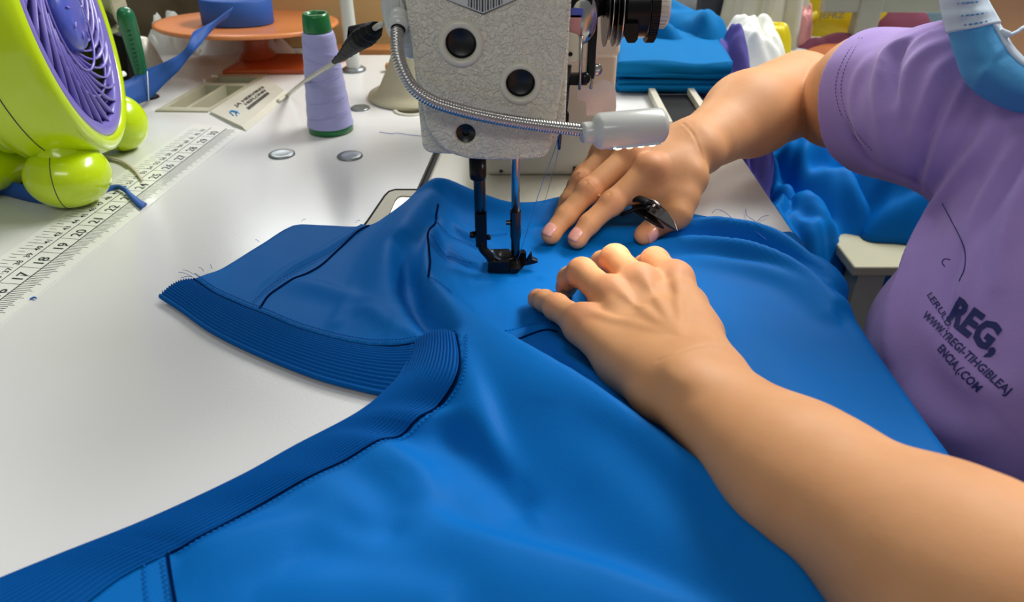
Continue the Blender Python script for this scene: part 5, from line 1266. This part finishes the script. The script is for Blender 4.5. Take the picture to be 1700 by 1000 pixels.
# ---- face mask: pleated patch wrapped round the lower face
sil = [(1556, -40), (1561, -5), (1566, 22), (1574, 55), (1584, 90), (1598, 128), (1618, 152), (1650, 172), (1700, 192), (1760, 208)]
chk = [(1618, -45), (1632, -12), (1646, 14), (1660, 38), (1672, 58), (1682, 74), (1692, 86), (1704, 97), (1728, 112), (1790, 130)]
rows = []
for i, (s_, c_) in enumerate(zip(sil, chk)):
    t = i/9; mx_ = (s_[0]*.5+c_[0]*.5, s_[1]*.5+c_[1]*.5)
    rows.append(cr([D(s_[0]+34+t*10, s_[1]-10, .575), D(s_[0]+10, s_[1]-3, .535), D(s_[0], s_[1], .505), D(s_[0]*.72+c_[0]*.28, s_[1]*.72+c_[1]*.28, .478), D(mx_[0]+4, mx_[1], .468), D(c_[0]*.8+s_[0]*.2, c_[1]*.8+s_[1]*.2, .468), D(c_[0], c_[1], .474)], 5))
rows = np.array(rows); nC = rows.shape[1]; R2 = np.array([cr(rows[:, j], 8) for j in range(nC)]).transpose(1, 0, 2)
nR = R2.shape[0]; cen = R2.mean((0, 1))
dirs = np.array([unit(CAMV - cen)])[0]
for i in range(nR):
    t = i/(nR-1)*9
    amp_ = .0014*math.exp(-((t-2.2)/.25)**2) + .0016*math.exp(-((t-1.2)/.3)**2) + .0012*math.exp(-((t-3.1)/.3)**2)
    R2[i] += dirs*amp_
    for j in range(nC):
        u = j/(nC-1); R2[i, j] += dirs*(.0030*math.exp(-((t-5.6+2.5*(u-.5))/.35)**2)*math.sin(math.pi*u) - .002*math.exp(-((t-5.0-2*(u-.6))/.4)**2)*math.sin(math.pi*u))
isp = int(nR*3.05/9)
mk = MB().loft(list(R2[isp:])).build('face_mask', M['mask'], person); mod_solid(mk, .0012)
top_ = MB().loft(list(R2[:isp+1] + dirs*.0012)).build('mask_top_band', M['maskw'], mk); mod_solid(top_, .0010)
e0 = R2[:, -1] + dirs*.0012; b = MB(); ed = R2[:, -4] + dirs*.0018
b.loft([e0, (e0+ed)/2 + dirs*.0008, ed]); o = b.build('mask_side_band', M['maskw'], mk); mod_solid(o, .0012)
B_ = MB()
for tt, j0 in ((1.55, 8), (2.35, 8), (2.75, 8)):
    i = int(tt/9*(nR-1)); row = R2[i] + dirs*.0028
    for j in range(j0, nC-4, 2): B_.ell((row[j]+row[j+1])/2, (.0014, .0006, .0006), np.array([unit(row[j+1]-row[j]), unit(np.cross(dirs, row[j+1]-row[j])), dirs]), 8, 5)
B_.build('mask_weld_marks', M['maskst'], mk)
lp = cr([D(1668, 56, .472), D(1676, 58, .470), D(1690, 52, .470), D(1702, 44, .472), D(1740, 25, .49), D(1800, 10, .53)], 6)
b = MB(); b.tube(lp, .0016, 10, flat=.7); b.tube(cr([D(1660, 52, .471), D(1668, 56, .470), D(1674, 58, .470)], 4), .0024, 10); b.build('ear_loop', M['maskw'], mk)
b = MB(); R_ = np.eye(3); b.ell(HEAD + [.02, 0, .025], (.098, .085, .100), None, 32, 18); b.ell(HEAD + [.085, 0, -.01], (.045, .06, .05), None, 24, 14)
b.build('hair', M['hair'], person)

# ================================================================== THREAD SNIPS in the far hand
sc0 = P(1040, 322, .034); sc1 = P(1100, 350, .0335); tipA = P(1126, 384, .030); tipB = P(1103, 378, .026)
sn = thing('thread_snips', 'small black thread snips held between thumb and fingers of the far hand, blades pointing right', 'snips', sc1)
yv = unit(np.cross(unit(tipA-sc0), up))
A = [P(1062, 330, .037), P(1080, 331, .038), P(1093, 338, .038), P(1108, 350, .036), P(1120, 368, .033), tipA, P(1108, 374, .031), P(1092, 362, .033), P(1074, 350, .034)]
b = MB(); b.prism3(A, (0, 0, -.0016)); bl = b.build('upper_blade', M['dsteel'], sn, smooth=False); mod_bevel(bl, .0005, 2)
A = [P(1046, 332, .0335), P(1062, 336, .0335), P(1082, 352, .032), tipB, P(1090, 374, .0285), P(1070, 362, .030), P(1052, 350, .031)]
b = MB(); b.prism3(A, (0, 0, -.0016)); bl2 = b.build('lower_blade', M['blkmetal'], sn, smooth=False); mod_bevel(bl2, .0005, 2)
b = MB(); b.tube(cr([P(1076, 338, .039), P(1060, 330, .040), P(1046, 334, .036), P(1030, 342, .030)], 5), [.0040]*8 + [.0034]*8, 12, flat=.6); b.tube(cr([P(1078, 345, .036), P(1060, 346, .032), P(1044, 352, .028), P(1032, 356, .024)], 5), .0030, 12, flat=.6); b.build('handle', M['black'], sn)
b = MB(); b.lathe([(0, .0012), (.0014, .001), (.0018, 0)], P(1085, 342, .0385), (0, 0, 1), n=16); b.tube([P(1068, 328, .0405), P(1084, 333, .0395), P(1096, 341, .0385)], .0010, 8); b.build('pivot_spring', M['steel'], sn)
# ================================================================== BEHIND AND BESIDE THE TABLE
def heap(name, label, cat, c, rx, ry, h, m, seed=0, amp=.25, fr=3.0, ang=0.0, group=None, p=2.4, n=72, k=30, ridge=.5, pleat=0.0, np_=9):
    V = []; ca, sa = math.cos(ang), math.sin(ang)
    for i in range(k+1):
        t = i/k
        for j in range(n):
            a = 2*math.pi*j/n; dx, dy = math.cos(a), math.sin(a)
            rr_ = 1 + amp*.6*noise.noise(Vector((dx*1.3+seed, dy*1.3, seed*.7))) + pleat*t*(math.sin(np_*a + seed + 1.8*noise.noise(Vector((dx, dy, t*1.5+seed)))) + .4*math.sin((np_*2+1)*a + 2*seed + 2*t))
            x, y = dx*t*rx*rr_, dy*t*ry*rr_; q = Vector((x/max(rx, ry)*fr*.42 + seed*3.1, y/max(rx, ry)*fr*.42, seed)); q = q + .55*noise.noise_vector(q*.9)
            n1 = noise.noise(q); ph = (q.x*1.5 + q.y*1.3)*1.25 + 2.6*noise.noise(q*.7) + seed; n2 = math.sqrt(math.sin(ph)**2 + .03)*1.3 - .75 + .5*noise.noise(q*2.3); env = (1-t**p)
            z = h*env*(1 + amp*n1 + ridge*.35*n2) + h*.10*n2*(1-t**6)*ridge
            z = max(z, 0.0) if t < 1 else 0.0
            V.append((c[0] + x*ca - y*sa, c[1] + x*sa + y*ca, c[2] + max(z, .0008 if t < 1 else 0)))
    F = []
    for i in range(k):
        for j in range(n):
            q = (j+1) % n; F.append([i*n+j, i*n+q, (i+1)*n+q, (i+1)*n+j])
    F.append([k*n+j for j in range(n)][::-1])
    b = MB(); b.add(V, F); o = b.build(name, M[m], None, loc=c); return tag(o, label, cat, group)
def box_thing(name, label, cat, lo, hi, m, bev=.004, group=None):
    lo = np.array(lo, float); hi = np.array(hi, float); b = MB(); b.box((lo+hi)/2, hi-lo)
    o = b.build(name, M[m], None, loc=((lo+hi)/2*np.array([1, 1, 0]) + np.array([0, 0, lo[2]])), smooth=False); mod_bevel(o, bev); return tag(o, label, cat, group)
def bench(name, label, lo, hi, zt, th_, m, legs=True):
    r = thing(name, label, 'bench', ((lo[0]+hi[0])/2, (lo[1]+hi[1])/2, -TABLE))
    o = MB().box(((lo[0]+hi[0])/2, (lo[1]+hi[1])/2, zt-th_/2), (hi[0]-lo[0], hi[1]-lo[1], th_)).build('top', M[m], r, smooth=False); mod_bevel(o, .003)
    for x in (lo[0]+.04, hi[0]-.04):
        for y in (lo[1]+.04, hi[1]-.04):
            MB().box((x, y, (zt-th_-TABLE)/2), (.04, .04, TABLE+zt-th_)).build('leg', M['greymetal'], r, smooth=False)
    return r
def sheet(name, label, cat, A, B, m, waves=5, amp=.02, seed=0, group=None, tb=.3, n=60, k=24):
    """hanging cloth between an upper edge A (2 points) and a lower edge B (2 points)"""
    A = [np.array(a, float) for a in A]; B = [np.array(b_, float) for b_ in B]; rows = []
    for i in range(k+1):
        t = i/k; row = []
        for j in range(n+1):
            u = j/n; p_ = (A[0]*(1-u)+A[1]*u)*(1-t) + (B[0]*(1-u)+B[1]*u)*t
            w_ = math.sin(u*waves*2*math.pi + seed + 1.2*noise.noise(Vector((u*3, t*2, seed)))) * amp*(tb + (1-tb)*t) + amp*.8*noise.noise(Vector((u*5, t*4, seed+5)))
            row.append(p_ + np.array([0, w_, 0]))
        rows.append(row)
    o = MB().loft(rows).build(name, M[m], None, loc=(B[0]+B[1])/2); mod_solid(o, .003); return tag(o, label, cat, group)

bench('back_bench', 'pale work bench behind the far edge of the white table', (-1.7, 1.197), (.0, 2.1), -.012, .03, 'edge')
bz = -.012
# brown sack, pale cloth, cardboard box, white bundle
heap('sack', 'bulging dark brown cloth sack standing behind the desk fan and screwdriver', 'sack', (-.70, 1.42, bz), .165, .13, .34, 'sack', 3, .14, 4.0, p=5, ridge=.35, pleat=.03, n=110)
heap('cloth_bundle', 'pale greenish white cloth heap between the brown sack and the blue tape roll', 'cloth', (-.575, 1.56, bz), .075, .08, .24, 'wcloth', 9, .25, 4, p=4)
cx0, cx1 = -.425, -.13
cb = thing('cardboard_box', 'plain tan cardboard box standing behind the orange turntable and grey pole', 'box', ((cx0+cx1)/2, 1.42, bz))
o = MB().box(((cx0+cx1)/2, 1.42, bz+.16), (cx1-cx0, .28, .32)).build('carton', M['card'], cb, smooth=False); mod_bevel(o, .003)
o = MB().box(((cx0+cx1)/2, 1.42, bz+.3206), (cx1-cx0, .05, .001)).build('packing_tape', M['board'], cb, smooth=False)
box_thing('wooden_batten', 'brown wooden batten lying along the foot of the cardboard box', 'batten', (-.29, 1.225, bz), (-.13, 1.262, bz+.012), 'wood', .002)
heap('plastic_bag', 'crumpled white plastic bag lying behind the column of the orange turntable', 'bag', (-.435, 1.238, bz), .075, .036, .040, 'paper', 5, .35, 6, p=3, ridge=.8)
heap('plastic_bag', 'small crumpled white plastic bag lying left of the column, nearest the screwdriver', 'bag', (-.555, 1.245, bz), .042, .040, .050, 'wcloth', 6, .35, 6, p=3, ridge=.8)
# cream machine housing behind the fan
hb = thing('machine_housing', 'cream and dark machine housing on the table behind the violet fan grille', 'machine', (PY(185, 120, .98)[0], 1.0, 0))
b = MB(); b.prism3([PY(x, y, .96) for x, y in ((130, 150), (214, 134), (206, 62), (186, 58), (165, 66), (130, 60))], (0, .03, 0)); o = b.build('dark_body', M['black'], hb, smooth=False); mod_bevel(o, .003)
b = MB(); b.prism3([PY(x, y, .945) for x, y in ((120, -40), (178, -40), (186, 8), (196, 42), (168, 50), (140, 40))], (0, .04, 0)); o = b.build('cream_cover', M['tray'], hb, smooth=False); mod_bevel(o, .005)
b = MB(); b.prism3([PY(x, y, .940) for x, y in ((140, 60), (196, 44), (198, 53), (168, 62), (140, 70))], (0, .02, 0)); o = b.build('cream_ledge', M['tray2'], hb, smooth=False); mod_bevel(o, .002)
b = MB(); b.prism3([PY(x, y, .935) for x, y in ((152, 48), (166, 18), (180, 26), (190, 42))], (0, .008, 0)); o = b.build('dark_window', M['void'], hb, smooth=False)
q = P(244, 132)
b = MB(); b.lathe([(0, 0), (.030, 0), (.030, .004), (.026, .014), (.020, .036), (.012, .054), (.0, .058)], P(246, 128), n=32); b.build('cream_cone', M['tray2'], hb)
b = MB(); b.tube([D(194, 130, .90), D(206, 122, .91)], [.0012, .0035], 10); b.build('white_stud', M['paper'], hb)

# right of the pillar: stack of folded blue panels on the table
ST = P(1112, 150); 
def folded(z0, th_, w, d, x, y, rot, name='folded_panel', seed=0, top=False, mm='bcloth'):
    rows = []; nj = 26
    prof = []
    for i in range(9): a = -math.pi/2 + math.pi*i/8; prof.append((-w/2 + th_/2 - math.cos(a)*th_/2*1.4, th_/2 + math.sin(a)*th_/2))
    prof = prof + [(-w/2 + (w)*t, th_) for t in np.linspace(.06, 1, 18)] + [(w/2, th_*.35), (w/2 - .004, 0)] + [(w/2 - (w)*t, 0) for t in np.linspace(.06, .94, 14)]
    ca, sa = math.cos(rot), math.sin(rot); V = []
    for j in range(nj+1):
        v = j/nj; e = (v-.5)*d; row = []
        for (a, zz) in prof:
            wob = .004*noise.noise(Vector((a*20+seed, e*20, seed))); z = z0 + zz
            if zz > th_*.4: z += (.012 + .03*max(0, v-.25)*(1 if top else .0))*(noise.noise(Vector((a*16+seed*2, e*14, seed*3)))*.5+.5)*(1 if top else .25)
            row.append((x + (a+wob)*ca - (e+wob*(1 if j in (0, nj) else 0))*sa, y + (a+wob)*sa + (e+wob)*ca, z))
        rows.append(row)
    b = MB(); b.loft(rows, True); n_ = len(prof); b.f.append([j_ for j_ in range(n_)][::-1]); b.f.append([nj*n_ + j_ for j_ in range(n_)])
    return b.build(name, M[mm], None, loc=(x, y, z0))
zz = .0005
stn = ['bottom', 'second from bottom', 'third from bottom', 'fourth from bottom', 'fifth from bottom', 'top']
xc, yc = (P(1022, 158)[0] + P(1205, 158)[0])/2 + .006, P(1100, 158)[1] + .085
for i in range(6):
    th_ = .0058 if i < 5 else .010
    o = folded(zz, th_*.95, .150 + .004*math.sin(i*2.3), .165 + .01*math.sin(i*1.7), xc + .004*math.sin(i*3.1), yc + .004*math.cos(i*2.1), -.06 + .05*math.sin(i*1.3), seed=i*1.7+.3, top=(i == 5))
    lab = 'folded bright blue fabric panel right of the pillar, ' + ('topmost of its stack' if i == 5 else stn[i] + ' of its stack')
    tag(o, lab, 'fabric panel', 'folded blue fabric panels beside the machine'); zz += th_
heap('blue_cloth', 'crumpled bright blue cloth heaped behind the stack of folded blue panels', 'cloth', (P(1165, 120)[0]-.035, P(1165, 120)[1]+.06, .0), .098, .105, .072, 'bcloth', 12, .3, 4, p=3, ridge=.8)
heap('purple_cloth', 'crumpled purple cloth slumped between the blue folded stack and the far forearm', 'cloth', (.312, 1.11, -.03), .050, .058, .070, 'pcloth', 15, .3, 4, p=3, ridge=.8)
side_tbl = bench('side_table', 'pale side table beyond the far arm carrying white and yellow things', (.262, 1.22), (1.9, 2.5), -.03, .03, 'edge')
sz = -.03
# dark open tray with pale rails under the folded stack
rl = thing('rail_tray', 'dark open tray with pale rails lying in front of the blue folded stack', 'tray', (.212, .915, 0))
heap('white_cloth', 'crumpled white cloth lying just beyond the blue heap and above the forearm', 'cloth', (PY(1243, 105, 1.24)[0], 1.25, sz), .070, .070, .070, 'wcloth', 21, .35, 5, p=2.4, ridge=.45)
heap('cream_garment', 'large cream garment slumped in a tall heap left of the yellow bag', 'garment', (.468, 1.44, sz), .072, .10, .27, 'ccloth', 24, .25, 4, p=3.4, ridge=.8, pleat=.09, n=110)
heap('white_garment', 'white garment heap standing between the cream heap and the yellow bag', 'garment', (.560, 1.66, sz), .060, .07, .30, 'wcloth', 27, .25, 4, p=3.6, ridge=.8, pleat=.09, n=110)
heap('grey_garment', 'light grey garment heap between the charcoal post and the cream heap', 'garment', (.470, 1.62, sz), .06, .08, .28, 'gcloth', 29, .25, 4, p=3.6, ridge=.7, pleat=.08, n=110)
heap('grey_cloth', 'pale grey cloth behind the tension knob and left of the charcoal post', 'cloth', (PY(1115, 20, 1.62)[0], 1.64, sz), .06, .1, .26, 'gcloth', 33, .2, 4, p=4, ridge=.5)
b = MB(); q0 = PY(1176, 70, 1.5); b.box((q0[0], 1.5, (sz+.42)/2), (.058, .04, .42-sz)); o = b.build('charcoal_post', M['darkpost'], None, loc=(q0[0], 1.5, sz), smooth=False); mod_bevel(o, .004); tag(o, 'charcoal metal post standing behind the crumpled blue cloth', 'post')
b = MB(); q0 = PY(1206, 60, 1.6); b.box((q0[0], 1.6, (sz+.4)/2), (.018, .02, .4-sz)); o = b.build('wooden_plank', M['wood'], None, loc=(q0[0], 1.6, sz), smooth=False); tag(o, 'thin brown wooden plank upright beside the charcoal post', 'plank')
# yellow bag
yb = PY(1385, 50, 1.55)
o = heap('yellow_bag', 'big yellow plastic bag with faint grey print, right of the white garments', 'bag', (.628, 1.50, sz), .118, .075, .20, 'yellow', 41, .15, 3, p=5, ridge=.3, pleat=.03, n=110)
b = MB(); A = cr([PY(1392, 8, 1.46), PY(1350, 30, 1.44), PY(1322, 42, 1.42), PY(1296, 52, 1.40), PY(1276, 62, 1.39)], 6); w_ = np.interp(np.linspace(0, 1, len(A)), [0, .5, .8, 1], [.010, .012, .030, .022])
b.loft([A + np.array([-.3, 0, .95])*w_[:, None], A + np.array([0, -.004, 0]), A - np.array([-.3, 0, .95])*w_[:, None]]); st_ = b.build('bag_strap', M['yellow'], o); mod_solid(st_, .004)
V, F = text_mesh('JEFRZ', .018, .0003); q0 = PY(1360, 30, 1.405); b = MB(); b.add([(q0[0] + v[0]*1.0, q0[1] - .0, q0[2] + v[1]*.8) for v in V], F); b.build('bag_print', M['greymetal'], o, smooth=False)
heap('yellow_pouch', 'small yellow pouch with a dark print hanging low left of the yellow bag', 'pouch', (PY(1292, 76, 1.28)[0], 1.30, sz), .030, .025, .050, 'yellow', 43, .15, 3, p=5, ridge=.2)
heap('maroon_cloth', 'rolled maroon cloth lying between the yellow bag and the far arm', 'cloth', (PY(1395, 74, 1.36)[0], 1.36, sz), .075, .035, .022, 'mcloth', 44, .2, 3, ridge=.5)
heap('maroon_cloth', 'maroon cloth bundle lying right of the grey rack leg', 'cloth', (PY(1468, 42, 1.5)[0], 1.46, sz), .075, .05, .050, 'mcloth', 45, .2, 3, ridge=.5)
heap('orange_cloth', 'orange brown cloth lying just above the upper arm near the rack leg', 'cloth', (PY(1392, 92, 1.30)[0], 1.32, sz), .050, .035, .014, 'rust', 46, .2, 3)
heap('orange_cloth', 'orange brown cloth lying between the maroon bundle and the blue-grey crate', 'cloth', (PY(1470, 62, 1.36)[0], 1.38, sz), .06, .04, .020, 'rust', 47, .2, 3)
heap('pink_wrapper', 'pale pink printed wrapper tucked left of the yellow bag', 'wrapper', (PY(1330, 50, 1.36)[0], 1.38, sz), .028, .025, .060, 'pinkpaper', 48, .2, 5, p=5)
leaf = MB().box((.352, 1.13, -.045), (.176, .178, .03)).build('corner_leaf', M['edge'], side_tbl, smooth=False)
# grey rack
rk = thing('metal_rack', 'grey painted metal rack frame behind the lilac sleeve', 'rack', (PY(1480, 50, 1.42)[0], 1.5, sz))
def bar(p0, p1, w, name='rail'):
    p0, p1 = np.array(p0, float), np.array(p1, float); x_, y_, z_ = frame(p1-p0, (0, 1, 0)); L = np.linalg.norm(p1-p0); o = MB().box((p0+p1)/2, (w, w*.7, L), np.array([x_, y_, z_])).build(name, M['greymetal'], rk, smooth=False); mod_bevel(o, .003)
g0 = PY(1428, 60, 1.36); bar((g0[0], 1.36, sz), (g0[0]+.01, 1.36, .36), .040, 'post'); g1 = PY(1506, 30, 1.75); bar((g1[0], 1.75, sz), (g1[0], 1.75, .40), .034, 'post')
zr = PY(1500, 4, 1.36)[2]; bar((g0[0]-.08, 1.36, zr), (g0[0]+.30, 1.36, zr), .030); bar((g0[0]+.3, 1.36, sz), (g0[0]+.3, 1.36, .36), .040, 'post')
c0_ = PY(1535, 45, 1.5); box_thing('storage_crate', 'blue-grey plastic crate behind the lilac shoulder', 'crate', (c0_[0]-.05, 1.50, sz), (c0_[0]+.20, 1.72, PY(1535, 13, 1.5)[2]), 'crate', .012)
for x0 in (.186, .238): MB().box((x0, .915, .006), (.008, .13, .011)).build('rail', M['tray2'], rl, smooth=False)
MB().box((.212, .915, .002), (.043, .125, .003)).build('well', M['black'], rl, smooth=False)
# heap of blue work under the far arm, and the seat board
bn = thing('cloth_bin', 'dark open crate on the floor holding the heap of blue garments', 'bin', (.475, 1.16, -TABLE))
MB().box((.475, 1.10, (-TABLE-.29)/2), (.29, .25, TABLE-.29)).build('crate', M['darkpost'], bn, smooth=False)
heap('blue_garment_heap', 'large crumpled heap of royal blue garments seen under the far arm', 'cloth', (.47, 1.15, -.29), .20, .20, .165, 'garment', 51, .30, 6, ridge=.7, pleat=.06, np_=11, n=120, k=60)
heap('blue_garment', 'royal blue garment lump hanging low on the near side of the big blue heap', 'garment', (.41, 1.00, -.29), .10, .085, .12, 'garment', 53, .35, 4, p=2.2, ridge=.4, pleat=.07, np_=7, n=100, k=40)
heap('blue_garment', 'royal blue garment folded over the right end of the heap, nearest the lilac shirt', 'garment', (.655, 1.06, -.218), .155, .10, .135, 'garment', 55, .25, 5, p=2.8, ridge=.6, pleat=.06, np_=7, n=100, k=40)
heap('purple_garment', 'dark purple garment lump lying on the table-side end of the blue heap', 'garment', (.345, 1.08, -.20), .065, .085, .13, 'pcloth', 57, .3, 6, p=3, ridge=.7, pleat=.08, np_=7)
bench('seat_board', 'off-white board seat under the right part of the blue garment heap', (.485, .905), (1.05, 1.14), -.220, .016, 'board')
# ================================================================== stand the whole place on its floor
for o in list(SC.objects):
    if o.parent is None: o.location.z += TABLE
bpy.context.view_layer.update()
